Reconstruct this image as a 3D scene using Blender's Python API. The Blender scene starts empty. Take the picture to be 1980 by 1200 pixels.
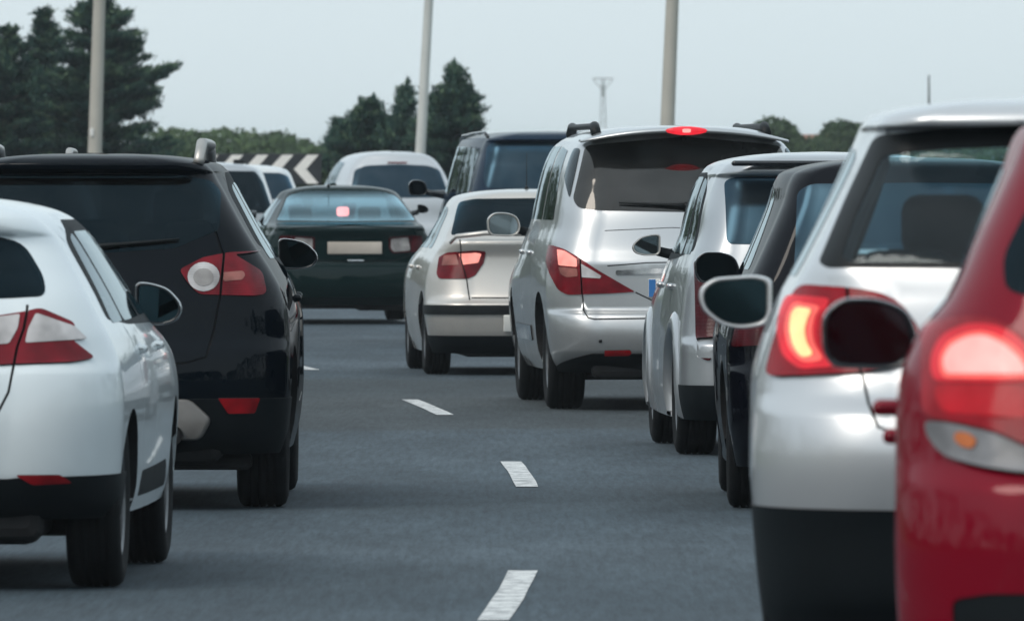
import bpy, math, random
import numpy as np
from mathutils import Vector
from mathutils.geometry import delaunay_2d_cdt

# ------------------------------------------------------------------ camera, sky, sun
SC = bpy.context.scene
COL = SC.collection
F = 22300.0          # focal length in pixels of the 1980 px wide photograph
CAMZ = 1.54
HOR = 337.0
cam_d = bpy.data.cameras.new("camera")
cam = bpy.data.objects.new("camera", cam_d)
COL.objects.link(cam)
cam.location = (0, 0, CAMZ)
cam.rotation_euler = (math.pi / 2, 0, 0)
cam_d.sensor_width = 36.0
cam_d.lens = F / 1980.0 * 36.0
cam_d.shift_y = -(600 - HOR) / 1980.0
cam_d.clip_start = 0.5
cam_d.clip_end = 20000
cam_d.dof.use_dof = True
cam_d.dof.focus_distance = 62.0
cam_d.dof.aperture_fstop = 15.0
SC.camera = cam

SUN_EL, SUN_AZ = math.radians(44), math.radians(220)   # azimuth clockwise from +Y: behind the camera, to the left
world = bpy.data.worlds.new("World")
SC.world = world
world.use_nodes = True
wn = world.node_tree
for n in list(wn.nodes): wn.nodes.remove(n)
sky = wn.nodes.new('ShaderNodeTexSky')
sky.sky_type = 'NISHITA'
sky.sun_disc = False
sky.sun_elevation = SUN_EL
sky.sun_rotation = SUN_AZ
sky.air_density = 1.0
sky.dust_density = 2.0
sky.ozone_density = 1.5
bg = wn.nodes.new('ShaderNodeBackground')
bg.inputs['Strength'].default_value = 0.10
veil = wn.nodes.new('ShaderNodeMix'); veil.data_type = 'RGBA'      # thin even cloud over the clear sky
veil.inputs[0].default_value = 0.72
veil.inputs[7].default_value = (9.1, 10.5, 11.2, 1)
wo = wn.nodes.new('ShaderNodeOutputWorld')
wn.links.new(sky.outputs[0], veil.inputs[6])
wn.links.new(veil.outputs[2], bg.inputs['Color'])
wn.links.new(bg.outputs[0], wo.inputs['Surface'])

sun_d = bpy.data.lights.new("sun", 'SUN')
sun_d.energy = 1.5
sun_d.angle = math.radians(28)
sun_d.color = (1.0, 0.93, 0.84)
sun = bpy.data.objects.new("sun", sun_d)
COL.objects.link(sun)
sd = Vector((math.sin(SUN_AZ) * math.cos(SUN_EL), math.cos(SUN_AZ) * math.cos(SUN_EL), math.sin(SUN_EL)))
sun.rotation_euler = sd.to_track_quat('Z', 'Y').to_euler()
sun.location = (-30, -30, 60)

SC.view_settings.view_transform = 'Standard'
SC.view_settings.look = 'None'
SC.view_settings.exposure = 0.0
SC.view_settings.gamma = 1.0
SC.view_settings.use_curve_mapping = False
SC.render.engine = 'CYCLES'
SC.cycles.max_bounces = 8
SC.cycles.transparent_max_bounces = 16
SC.cycles.volume_bounces = 1

rnd = random.Random(7)
nrng = np.random.default_rng(7)

# ------------------------------------------------------------------ materials
MATS = {}
def new_mat(name):
    m = bpy.data.materials.new(name); m.use_nodes = True
    MATS[name] = m
    return m, m.node_tree, m.node_tree.nodes['Principled BSDF']

def pbr(name, col, rough=0.5, metal=0.0, coat=0.0, spec=0.5, var=0.0, vscale=8.0, bump=0.0, bscale=60.0, rvar=0.0, coatr=0.03):
    m, nt, b = new_mat(name)
    b.inputs['Base Color'].default_value = (*col, 1)
    b.inputs['Roughness'].default_value = rough
    b.inputs['Metallic'].default_value = metal
    b.inputs['Coat Weight'].default_value = coat
    b.inputs['Coat Roughness'].default_value = coatr
    b.inputs['Specular IOR Level'].default_value = spec
    tc = nt.nodes.new('ShaderNodeTexCoord')
    if var or rvar:
        n = nt.nodes.new('ShaderNodeTexNoise'); n.inputs['Scale'].default_value = vscale; n.inputs['Detail'].default_value = 6
        nt.links.new(tc.outputs['Object'], n.inputs['Vector'])
        if var:
            r = nt.nodes.new('ShaderNodeValToRGB')
            r.color_ramp.elements[0].position = 0.3; r.color_ramp.elements[1].position = 0.7
            r.color_ramp.elements[0].color = (*[c * (1 - var) for c in col], 1)
            r.color_ramp.elements[1].color = (*[min(1, c * (1 + var)) for c in col], 1)
            nt.links.new(n.outputs[0], r.inputs[0]); nt.links.new(r.outputs[0], b.inputs['Base Color'])
        if rvar:
            mr = nt.nodes.new('ShaderNodeMapRange')
            mr.inputs[1].default_value = 0.3; mr.inputs[2].default_value = 0.7
            mr.inputs[3].default_value = max(0, rough - rvar); mr.inputs[4].default_value = rough + rvar
            nt.links.new(n.outputs[0], mr.inputs[0]); nt.links.new(mr.outputs[0], b.inputs['Roughness'])
    if bump:
        n2 = nt.nodes.new('ShaderNodeTexNoise'); n2.inputs['Scale'].default_value = bscale
        nt.links.new(tc.outputs['Object'], n2.inputs['Vector'])
        bp = nt.nodes.new('ShaderNodeBump'); bp.inputs['Strength'].default_value = bump; bp.inputs['Distance'].default_value = 0.01
        nt.links.new(n2.outputs[0], bp.inputs['Height']); nt.links.new(bp.outputs[0], b.inputs['Normal'])
    return m

def paint(name, col, metal=0.6, rough=0.34, dirt=0.35, coat=0.8):
    """car paint: metallic base under a clear coat, road film thicker towards the sills"""
    m, nt, b = new_mat(name)
    b.inputs['Metallic'].default_value = metal
    b.inputs['Coat Weight'].default_value = coat
    b.inputs['Coat Roughness'].default_value = 0.04
    if coat < .5:
        b.inputs['Specular IOR Level'].default_value = .0; b.inputs['Coat Roughness'].default_value = 0.02
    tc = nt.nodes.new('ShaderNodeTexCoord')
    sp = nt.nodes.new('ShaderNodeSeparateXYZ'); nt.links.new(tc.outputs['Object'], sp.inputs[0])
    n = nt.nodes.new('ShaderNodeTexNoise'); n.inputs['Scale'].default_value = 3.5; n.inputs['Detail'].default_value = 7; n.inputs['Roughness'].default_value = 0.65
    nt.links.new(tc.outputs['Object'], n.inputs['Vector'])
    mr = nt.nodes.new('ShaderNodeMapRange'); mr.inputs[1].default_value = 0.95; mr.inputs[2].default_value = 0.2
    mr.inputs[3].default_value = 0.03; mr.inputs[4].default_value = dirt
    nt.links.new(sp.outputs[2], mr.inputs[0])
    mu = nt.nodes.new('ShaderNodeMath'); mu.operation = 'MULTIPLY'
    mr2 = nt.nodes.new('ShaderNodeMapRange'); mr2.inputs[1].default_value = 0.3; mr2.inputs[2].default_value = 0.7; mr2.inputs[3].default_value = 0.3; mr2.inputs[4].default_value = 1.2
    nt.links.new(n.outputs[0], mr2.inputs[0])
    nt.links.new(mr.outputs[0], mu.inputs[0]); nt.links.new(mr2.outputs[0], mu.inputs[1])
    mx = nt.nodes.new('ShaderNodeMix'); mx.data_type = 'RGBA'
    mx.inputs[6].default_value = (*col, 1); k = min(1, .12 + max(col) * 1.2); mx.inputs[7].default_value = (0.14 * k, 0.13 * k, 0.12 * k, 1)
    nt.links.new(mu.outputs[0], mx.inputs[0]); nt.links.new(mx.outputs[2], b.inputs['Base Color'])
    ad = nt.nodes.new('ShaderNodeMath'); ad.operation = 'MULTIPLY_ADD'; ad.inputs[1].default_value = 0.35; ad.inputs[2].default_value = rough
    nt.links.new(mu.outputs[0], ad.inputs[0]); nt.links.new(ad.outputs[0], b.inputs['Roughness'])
    return m

def glass(name, tint, refl=(0.85, 0.95, 1.0), ior=1.5, boost=1.0, dust=1.0, rough=.04):
    """thin tinted pane: Fresnel reflection over a tinted see-through layer"""
    m = bpy.data.materials.new(name); m.use_nodes = True
    nt = m.node_tree
    for n in list(nt.nodes): nt.nodes.remove(n)
    o = nt.nodes.new('ShaderNodeOutputMaterial')
    fr = nt.nodes.new('ShaderNodeFresnel')
    ge = nt.nodes.new('ShaderNodeNewGeometry'); im = nt.nodes.new('ShaderNodeMapRange')   # same pane seen from inside
    im.inputs[3].default_value = ior; im.inputs[4].default_value = 1 / ior
    nt.links.new(ge.outputs['Backfacing'], im.inputs[0]); nt.links.new(im.outputs[0], fr.inputs[0])
    mu = nt.nodes.new('ShaderNodeMath'); mu.operation = 'MULTIPLY'; mu.inputs[1].default_value = boost; mu.use_clamp = True
    gl = nt.nodes.new('ShaderNodeBsdfGlossy'); gl.inputs['Color'].default_value = (*refl, 1); gl.inputs['Roughness'].default_value = rough
    tr = nt.nodes.new('ShaderNodeBsdfTransparent'); tr.inputs[0].default_value = (*tint, 1)
    # faint dust film
    df = nt.nodes.new('ShaderNodeBsdfDiffuse'); df.inputs[0].default_value = (0.22, 0.23, 0.23, 1)
    tc = nt.nodes.new('ShaderNodeTexCoord'); no = nt.nodes.new('ShaderNodeTexNoise'); no.inputs['Scale'].default_value = 4; no.inputs['Detail'].default_value = 5
    nt.links.new(tc.outputs['Object'], no.inputs['Vector'])
    mr = nt.nodes.new('ShaderNodeMapRange'); mr.inputs[1].default_value = .35; mr.inputs[2].default_value = .7; mr.inputs[3].default_value = .02 * dust; mr.inputs[4].default_value = .10 * dust
    nt.links.new(no.outputs[0], mr.inputs[0])
    m1 = nt.nodes.new('ShaderNodeMixShader'); m2 = nt.nodes.new('ShaderNodeMixShader')
    nt.links.new(mr.outputs[0], m1.inputs[0]); nt.links.new(tr.outputs[0], m1.inputs[1]); nt.links.new(df.outputs[0], m1.inputs[2])
    nt.links.new(fr.outputs[0], mu.inputs[0]); nt.links.new(mu.outputs[0], m2.inputs[0])
    nt.links.new(m1.outputs[0], m2.inputs[1]); nt.links.new(gl.outputs[0], m2.inputs[2])
    nt.links.new(m2.outputs[0], o.inputs['Surface'])
    MATS[name] = m
    return m

def lens(name, col, emit=None, estr=0.0, scale=70.0, rough=0.12):
    """moulded lamp lens: glossy shell over a prism pattern, optionally lit from inside"""
    m, nt, b = new_mat(name)
    b.inputs['Roughness'].default_value = rough
    b.inputs['Coat Weight'].default_value = 0.15; b.inputs['Specular IOR Level'].default_value = 0.25
    tc = nt.nodes.new('ShaderNodeTexCoord')
    vo = nt.nodes.new('ShaderNodeTexWave'); vo.inputs['Scale'].default_value = scale * .6; vo.bands_direction = 'Z'
    vo.inputs['Distortion'].default_value = .6
    nt.links.new(tc.outputs['Object'], vo.inputs['Vector'])
    no = nt.nodes.new('ShaderNodeTexNoise'); no.inputs['Scale'].default_value = 9; no.inputs['Detail'].default_value = 2
    nt.links.new(tc.outputs['Object'], no.inputs['Vector'])
    ad = nt.nodes.new('ShaderNodeMath'); ad.operation = 'MULTIPLY_ADD'; ad.inputs[1].default_value = 0.12
    nt.links.new(vo.outputs[1], ad.inputs[0]); nt.links.new(no.outputs[0], ad.inputs[2])
    r = nt.nodes.new('ShaderNodeValToRGB')
    r.color_ramp.elements[0].position = 0.35; r.color_ramp.elements[1].position = 0.95
    r.color_ramp.elements[0].color = (*[c * 0.45 for c in col], 1)
    r.color_ramp.elements[1].color = (*[min(1, c * 1.35) for c in col], 1)
    nt.links.new(ad.outputs[0], r.inputs[0]); nt.links.new(r.outputs[0], b.inputs['Base Color'])
    bp = nt.nodes.new('ShaderNodeBump'); bp.inputs['Strength'].default_value = 0.25; bp.inputs['Distance'].default_value = 0.004
    nt.links.new(vo.outputs[1], bp.inputs['Height']); nt.links.new(bp.outputs[0], b.inputs['Normal'])
    if emit:
        b.inputs['Emission Color'].default_value = (*emit, 1)
        mr = nt.nodes.new('ShaderNodeMapRange'); mr.inputs[1].default_value = .3; mr.inputs[2].default_value = .9
        mr.inputs[3].default_value = estr * .7; mr.inputs[4].default_value = estr * 1.3
        nt.links.new(ad.outputs[0], mr.inputs[0]); nt.links.new(mr.outputs[0], b.inputs['Emission Strength'])
    return m

pbr('black_plastic', (0.005, 0.007, 0.008), 0.5, spec=.25, bump=.15, bscale=220, var=.3, vscale=5)
pbr('matte_plastic', (0.005, 0.008, 0.010), 0.62, spec=.15, bump=.15, bscale=220, var=.25, vscale=4)
pbr('gloss_black', (0.008, 0.010, 0.013), 0.12, coat=.6, rvar=.04)
pbr('seam', (0.006, 0.006, 0.007), 0.8)
pbr('rubber', (0.005, 0.006, 0.007), 0.8, spec=.2, bump=.3, bscale=90, var=.3, vscale=12)
pbr('rim_metal', (0.16, 0.165, 0.17), 0.4, metal=.9, var=.2, vscale=14)
pbr('chrome', (0.8, 0.8, 0.8), 0.12, metal=1.0, rvar=.05)
pbr('brushed_silver', (0.42, 0.41, 0.39), 0.38, metal=.55, var=.12)
pbr('diffuser_grey', (0.17, 0.16, 0.15), 0.4, metal=.5, var=.12)
pbr('mirror_dark', (0.018, 0.034, 0.040), 0.04, metal=1.0)  # mirror tints: the dark cabin a pane would reflect, put into the colour
pbr('mirror_grey', (0.07, 0.09, 0.10), 0.04, metal=1.0)
pbr('mirror_bright', (0.22, 0.27, 0.29), 0.04, metal=1.0)
pbr('trim_dark', (0.02, 0.021, 0.023), 0.8, var=.3)
pbr('seat_cloth', (0.025, 0.028, 0.032), 0.9, bump=.2, bscale=150, var=.2)
pbr('plate_white', (0.75, 0.74, 0.70), 0.35, var=.05)
pbr('plate_beige', (0.50, 0.44, 0.38), 0.4, var=.08)
pbr('plate_blue', (0.03, 0.16, 0.42), 0.35)
pbr('underbody', (0.010, 0.010, 0.011), 0.85, var=.3)
pbr('skin', (0.45, 0.23, 0.16), 0.5, var=.1)
lens('red_lens', (0.20, 0.002, 0.010))
lens('deep_red_lens', (0.07, 0.002, 0.006))
lens('white_lens', (0.62, 0.60, 0.60))
lens('smoked_lens', (0.22, 0.22, 0.23))
lens('clear_cell', (0.42, 0.40, 0.39), scale=260)
lens('amber_lens', (0.55, 0.16, 0.05))
lens('pink_lens', (0.38, 0.14, 0.12))
lens('reflector_red', (0.36, 0.006, 0.012), scale=140)
lens('dim_red', (0.16, 0.003, 0.008), (1.0, 0.012, 0.025), 0.30)
lens('glow_red', (0.12, 0.002, 0.008), (1.0, 0.008, 0.025), 0.16)
lens('lit_red', (0.15, 0.005, 0.01), (1.0, 0.03, 0.05), 1.0)
lens('lit_pink', (0.3, 0.05, 0.05), (1.0, 0.36, 0.30), 1.15)
lens('lit_hot', (0.3, 0.1, 0.05), (1.0, 0.66, 0.30), 1.35)
lens('lit_rose', (0.3, 0.06, 0.06), (1.0, 0.46, 0.42), 1.15)
lens('glow_mid', (0.2, 0.005, 0.01), (1.0, 0.03, 0.05), 0.62)
lens('lit_ring', (0.3, 0.02, 0.02), (1.0, 0.16, 0.13), 1.05)
lens('lit_strong', (0.3, 0.05, 0.05), (1.0, 0.25, 0.22), 6.0)
glass('glass_dark', (0.035, 0.045, 0.05), (.45, .8, 1.0), boost=.5, dust=.3)
glass('glass_smoke', (0.015, 0.016, 0.015), (1.0, .97, .93), boost=1.5, dust=1.3)
glass('glass_open', (.72, .90, .94), boost=.7, dust=.5)
glass('glass_mid', (0.22, 0.28, 0.31))
glass('glass_clear', (0.55, 0.72, 0.76))
glass('glass_side', (0.12, 0.15, 0.16), boost=.9)
glass('glass_sky', (0.30, 0.45, 0.52), (.55, .80, .90), boost=2.6)
glass('glass_blue', (0.03, 0.06, 0.09), (.30, .60, .85), boost=1.7, rough=.28)
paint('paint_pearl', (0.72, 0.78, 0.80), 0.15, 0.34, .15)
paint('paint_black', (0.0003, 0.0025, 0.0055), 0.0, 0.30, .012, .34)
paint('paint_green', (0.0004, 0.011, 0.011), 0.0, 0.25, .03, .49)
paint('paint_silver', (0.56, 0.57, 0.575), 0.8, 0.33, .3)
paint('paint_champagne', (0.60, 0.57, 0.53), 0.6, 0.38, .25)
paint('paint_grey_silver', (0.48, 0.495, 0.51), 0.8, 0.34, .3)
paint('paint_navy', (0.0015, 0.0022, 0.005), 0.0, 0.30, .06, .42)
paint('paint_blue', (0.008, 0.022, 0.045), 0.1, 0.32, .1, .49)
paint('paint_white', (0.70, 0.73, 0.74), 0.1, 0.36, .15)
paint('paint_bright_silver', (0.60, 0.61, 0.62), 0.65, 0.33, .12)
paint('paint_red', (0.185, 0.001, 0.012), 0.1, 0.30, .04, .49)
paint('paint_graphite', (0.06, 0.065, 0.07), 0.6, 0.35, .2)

# ------------------------------------------------------------------ object helpers
def link(name, me, mat=None, parent=None):
    o = bpy.data.objects.new(name, me)
    COL.objects.link(o)
    if mat is not None and me is not None: me.materials.append(MATS[mat])
    if parent is not None: o.parent = parent
    return o

def mesh_obj(name, verts, faces, mat, parent=None, smooth=False, normals=None):
    me = bpy.data.meshes.new(name)
    me.from_pydata([tuple(map(float, v)) for v in verts], [], [tuple(map(int, f)) for f in faces])
    if smooth: me.polygons.foreach_set('use_smooth', [True] * len(me.polygons))
    me.update()
    if normals is not None:
        me.normals_split_custom_set_from_vertices([tuple(map(float, n)) for n in normals])
    return link(name, me, mat, parent)

def thing(name, label, cat, loc=(0, 0, 0), rz=0.0, group=None):
    o = bpy.data.objects.new(name, None)
    COL.objects.link(o)
    o.empty_display_size = 0.3
    o.location = loc; o.rotation_euler = (0, 0, rz)
    o['label'] = label; o['category'] = cat
    if group: o['group'] = group
    return o

def tube(pts, rad, seg=8, cap=True):
    """polyline tube, returns verts, faces; rad number or list"""
    P = [Vector(p) for p in pts]; n = len(P)
    R = rad if isinstance(rad, (list, tuple)) else [rad] * n
    V, Fc = [], []
    up = Vector((0, 0, 1))
    for i in range(n):
        t = (P[min(i + 1, n - 1)] - P[max(i - 1, 0)]).normalized()
        a = t.cross(up)
        if a.length < 1e-3: a = t.cross(Vector((1, 0, 0)))
        a.normalize(); b = t.cross(a).normalized()
        for k in range(seg):
            th = 2 * math.pi * k / seg
            V.append(P[i] + (a * math.cos(th) + b * math.sin(th)) * R[i])
    for i in range(n - 1):
        for k in range(seg):
            k2 = (k + 1) % seg
            Fc.append((i * seg + k, i * seg + k2, (i + 1) * seg + k2, (i + 1) * seg + k))
    if cap:
        Fc.append(tuple(range(seg))[::-1]); Fc.append(tuple((n - 1) * seg + k for k in range(seg)))
    return V, Fc

def rbox(cx, cy, cz, sx, sy, sz, r=0.02, n=3):
    """rounded box (superellipsoid-free: rounded rect rings)"""
    V, Fc = [], []
    rings = []
    def rr(hx, hz, r):
        pts = []
        for (qx, qz, a0) in ((1, 1, 0), (-1, 1, 90), (-1, -1, 180), (1, -1, 270)):
            for k in range(n + 1):
                a = math.radians(a0 + 90 * k / n)
                pts.append((qx * (hx - r) + r * math.cos(a), qz * (hz - r) + r * math.sin(a)))
        return pts
    hx, hy, hz = sx / 2, sy / 2, sz / 2
    r = min(r, hx * .99, hy * .99, hz * .99)
    lv = [(-hy, r), (-hy + r * .3, r * .3), (-hy + r, 0), (hy - r, 0), (hy - r * .3, r * .3), (hy, r)]
    for y, ins in lv:
        for (x, z) in rr(hx - ins * .9, hz - ins * .9, max(r * .2, r - ins * .5)):
            V.append((cx + x, cy + y, cz + z))
    m = 4 * (n + 1)
    for i in range(len(lv) - 1):
        for k in range(m):
            k2 = (k + 1) % m
            Fc.append((i * m + k, (i + 1) * m + k, (i + 1) * m + k2, i * m + k2))
    Fc.append(tuple(range(m))); Fc.append(tuple(len(V) - m + k for k in range(m))[::-1])
    return V, Fc

def merge(*parts):
    V, Fc = [], []
    for v, f in parts:
        o = len(V); V += list(v); Fc += [tuple(i + o for i in q) for q in f]
    return V, Fc

# ------------------------------------------------------------------ car body surface
def pchip(x, y, xn):
    x = np.asarray(x, float); y = np.asarray(y, float)
    h = np.diff(x); d = np.diff(y) / h
    m = np.zeros_like(y)
    for i in range(1, len(x) - 1):
        if d[i - 1] * d[i] > 0:
            w1 = 2 * h[i] + h[i - 1]; w2 = h[i] + 2 * h[i - 1]
            m[i] = (w1 + w2) / (w1 / d[i - 1] + w2 / d[i])
    m[0] = d[0]; m[-1] = d[-1]
    i = np.clip(np.searchsorted(x, xn) - 1, 0, len(h) - 1)
    t = (xn - x[i]) / h[i]; t = np.clip(t, 0, 1)
    return ((2*t**3 - 3*t**2 + 1) * y[i] + (t**3 - 2*t**2 + t) * h[i] * m[i] +
            (-2*t**3 + 3*t**2) * y[i+1] + (t**3 - t**2) * h[i] * m[i+1])

KNOT_U = np.array([0, 1, 2, 3, 4, 5.0])
KNOT_A = np.array([0, .6, 1.0, 4.2, 4.8, 5.4])

class Body:
    """every height z has a rounded-rectangle plan outline; fields are tables over z"""
    def __init__(s, fields, mult=10):
        zs = sorted(set(z for f in fields.values() if isinstance(f, list) for z, _ in f))
        zmin = max(f[0][0] for f in fields.values() if isinstance(f, list))
        zmin = min(f[0][0] for f in fields.values() if isinstance(f, list))
        zz = [zs[0]]
        for a, b in zip(zs[:-1], zs[1:]):
            if b - a < 1e-5: continue
            zz += list(a + (b - a) * np.arange(1, mult + 1) / mult)
        s.z = np.array(zz)
        s.f = {}
        for k, f in fields.items():
            if isinstance(f, list):
                s.f[k] = pchip([p[0] for p in f], [p[1] for p in f], s.z)
            else: s.f[k] = np.full_like(s.z, f)
        g = s.f
        dv = np.sqrt(np.diff(s.z)**2 + np.maximum(np.diff(g['w'])**2, np.diff(g['yr'])**2) + (0.15*np.diff(g['yf']))**2)
        s.v = np.concatenate([[0], np.cumsum(dv)])
        s.zs = zs
    def M(s, a, v):
        a = np.asarray(a, float); v = np.asarray(v, float)
        sg = np.where(a < 0, -1.0, 1.0); u = np.interp(np.abs(a), KNOT_A, KNOT_U)
        g = {k: np.interp(v, s.v, f) for k, f in s.f.items()}
        z = np.interp(v, s.v, s.z)
        w, yr, yf, rx, ry, kr, cr = (g[k] for k in ('w', 'yr', 'yf', 'rx', 'ry', 'kr', 'cr'))
        rx = np.minimum(rx, w * (1 - kr) * .9)
        span = yf - yr
        ry = np.minimum(ry, span * .3); cr = np.minimum(cr, span * .1)
        rfx = np.minimum(g['rfx'], w * .8); rfy = np.minimum(g['rfy'], span * .35)
        kf = g['kf']
        wr = w * (1 - kr); wf = w * (1 - kf)
        xc = wr - rx
        ys = yr + cr + ry; ye = yf - rfy - .5 * cr
        x = np.zeros_like(u); y = np.zeros_like(u)
        m = u <= 1
        x[m] = (xc * u)[m]; 
        y[m] = (yr + cr * (xc * u / np.maximum(xc, 1e-6))**2 * (xc / np.maximum(wr, 1e-6)))[m]
        c0 = cr * (xc / np.maximum(wr, 1e-6))
        m = (u > 1) & (u <= 2); th = (u - 1) * math.pi / 2
        x[m] = (xc + rx * np.sin(th))[m]
        y[m] = (yr + c0 + (ry + cr - c0) * (1 - np.cos(th)))[m]
        m = (u > 2) & (u <= 3); t = u - 2
        bul = np.where(t < .45, kr * ((.45 - t) / .45)**2, kf * ((t - .45) / .55)**2)
        x[m] = (w * (1 - bul))[m]; y[m] = (ys + (ye - ys) * t)[m]
        m = (u > 3) & (u <= 4); th = (u - 3) * math.pi / 2
        x[m] = (wf - rfx + rfx * np.cos(th))[m]; y[m] = (ye + rfy * np.sin(th))[m]
        m = u > 4; t = 5 - u
        x[m] = ((wf - rfx) * t)[m]; y[m] = (ye + rfy + .5 * cr * (1 - t * t))[m]
        return np.stack([sg * x, y, z], -1)
    def N(s, a, v):
        e = 0.006
        vmax = s.v[-1]
        sg = np.where(a < 0, -1.0, 1.0)
        aa = np.clip(np.abs(a), 0, KNOT_A[-1])
        da = s.Ms(aa + e, v, sg) - s.Ms(aa - e, v, sg)
        v1 = np.clip(v + e, 0, vmax); v0 = np.clip(v - e, 0, vmax)
        dvv = s.M(a, v1) - s.M(a, v0)
        n = np.cross(da, dvv) * sg[:, None]
        l = np.linalg.norm(n, axis=1, keepdims=True)
        n = n / np.maximum(l, 1e-12)
        n[l[:, 0] < 1e-10] = (0, 0, 1)
        return n
    def Ms(s, aa, v, sg):
        # evaluate with wrap over the centre lines
        A = KNOT_A[-1]
        flip = np.where(aa < 0, -1.0, 1.0); aa = np.abs(aa)
        over = aa > A
        flip = np.where(over, -flip, flip); aa = np.where(over, 2 * A - aa, aa)
        return s.M(aa * sg * flip + 0.0, v) if False else s._M2(aa, v, sg * flip)
    def _M2(s, aa, v, sg):
        p = s.M(aa, v)
        p[:, 0] *= sg
        return p
    def g(s, k, z): return float(np.interp(z, s.z, s.f[k]))
    def v_of_z(s, z): return float(np.interp(z, s.z, s.v))
    def conv(s, p, side):
        """('R',x,z) on the tail or ('S',y,z) on the flank -> (a, v)"""
        t, q, z = p
        z = min(max(z, s.z[0]), s.z[-1])
        w, yr, yf, rx, ry, kr, cr = (s.g(k, z) for k in ('w', 'yr', 'yf', 'rx', 'ry', 'kr', 'cr'))
        wr = w * (1 - kr); rx = min(rx, wr * .9); span = yf - yr; ry = min(ry, span * .3); cr = min(cr, span*.1)
        xc = wr - rx
        if t == 'R':
            x = abs(q); sg = 1 if q >= 0 else -1
            if x <= xc: u = x / xc
            else: u = 1 + math.asin(min(1, (x - xc) / rx)) / (math.pi / 2)
            return (sg * float(np.interp(u, KNOT_U, KNOT_A)), s.v_of_z(z))
        if t == 'S':
            ys = yr + cr + ry; ye = yf - min(s.g('rfy', z), span * .35) - .5 * cr
            c0 = cr * xc / wr
            if q >= ys: u = 2 + min(1, (q - ys) / (ye - ys))
            else: u = 1 + math.acos(max(-1, min(1, 1 - (q - yr - c0) / (ry + cr - c0)))) / (math.pi / 2)
            return (side * float(np.interp(u, KNOT_U, KNOT_A)), s.v_of_z(z))
        if t == 'W':   # windscreen / front: x
            wf = w * (1 - s.g('kf', z)); rf = min(s.g('rfx', z), w * .8)
            x = abs(q); sg = 1 if q >= 0 else -1
            xf = wf - rf
            if x <= xf: u = 5 - x / xf
            else: u = 3 + math.acos(min(1, (x - xf) / rf)) / (math.pi / 2)
            return (sg * float(np.interp(u, KNOT_U, KNOT_A)), s.v_of_z(z))

def fillet(pts, r, n=4):
    out = []
    N = len(pts)
    for i in range(N):
        p0, p, p1 = pts[i - 1], pts[i], pts[(i + 1) % N]
        v0 = np.array(p0[1:]) - np.array(p[1:]) if len(p) == 3 else np.array(p0) - np.array(p)
        v1 = np.array(p1[1:]) - np.array(p[1:]) if len(p) == 3 else np.array(p1) - np.array(p)
        c = np.array(p[1:] if len(p) == 3 else p, float)
        l0, l1 = np.linalg.norm(v0), np.linalg.norm(v1)
        rr = min(r, l0 * .45, l1 * .45)
        a = c + v0 / max(l0, 1e-9) * rr; b = c + v1 / max(l1, 1e-9) * rr
        for k in range(n + 1):
            t = k / n
            q = (1 - t)**2 * a + 2 * t * (1 - t) * c + t * t * b
            out.append((p[0], *q) if len(p) == 3 else tuple(q))
    return out

def poly_av(body, pts, side=1, r=0.0, maxlen=0.05):
    same = all(p[0] == pts[0][0] for p in pts)
    if same:
        if r: pts = fillet(pts, r)
        out = []
        for i in range(len(pts)):
            p, q = pts[i], pts[(i + 1) % len(pts)]
            L = math.hypot(q[1] - p[1], q[2] - p[2]); n = max(1, int(L / maxlen))
            for k in range(n):
                t = k / n
                out.append(body.conv((p[0], p[1] + (q[1] - p[1]) * t, p[2] + (q[2] - p[2]) * t), side))
        return out
    av = [body.conv(p, side) for p in pts]
    if r: av = fillet(av, r)
    out = []
    for i in range(len(av)):
        p, q = av[i], av[(i + 1) % len(av)]
        L = math.hypot(q[0] - p[0], q[1] - p[1]); n = max(1, int(L / maxlen))
        for k in range(n):
            t = k / n; out.append((p[0] + (q[0] - p[0]) * t, p[1] + (q[1] - p[1]) * t))
    return out

def mirror_pts(pts):
    return [((p[0], -p[1], p[2]) if p[0] in 'RW' else p) for p in pts][::-1]

def in_poly(px, py, poly):
    inside = np.zeros(len(px), bool)
    P = np.array(poly); x0, y0 = P[:, 0], P[:, 1]
    x1, y1 = np.roll(x0, -1), np.roll(y0, -1)
    for i in range(len(P)):
        if y0[i] == y1[i]: continue
        c = ((y0[i] > py) != (y1[i] > py))
        inside ^= c & (px < (x1[i] - x0[i]) * (py - y0[i]) / (y1[i] - y0[i]) + x0[i])
    return inside

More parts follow.
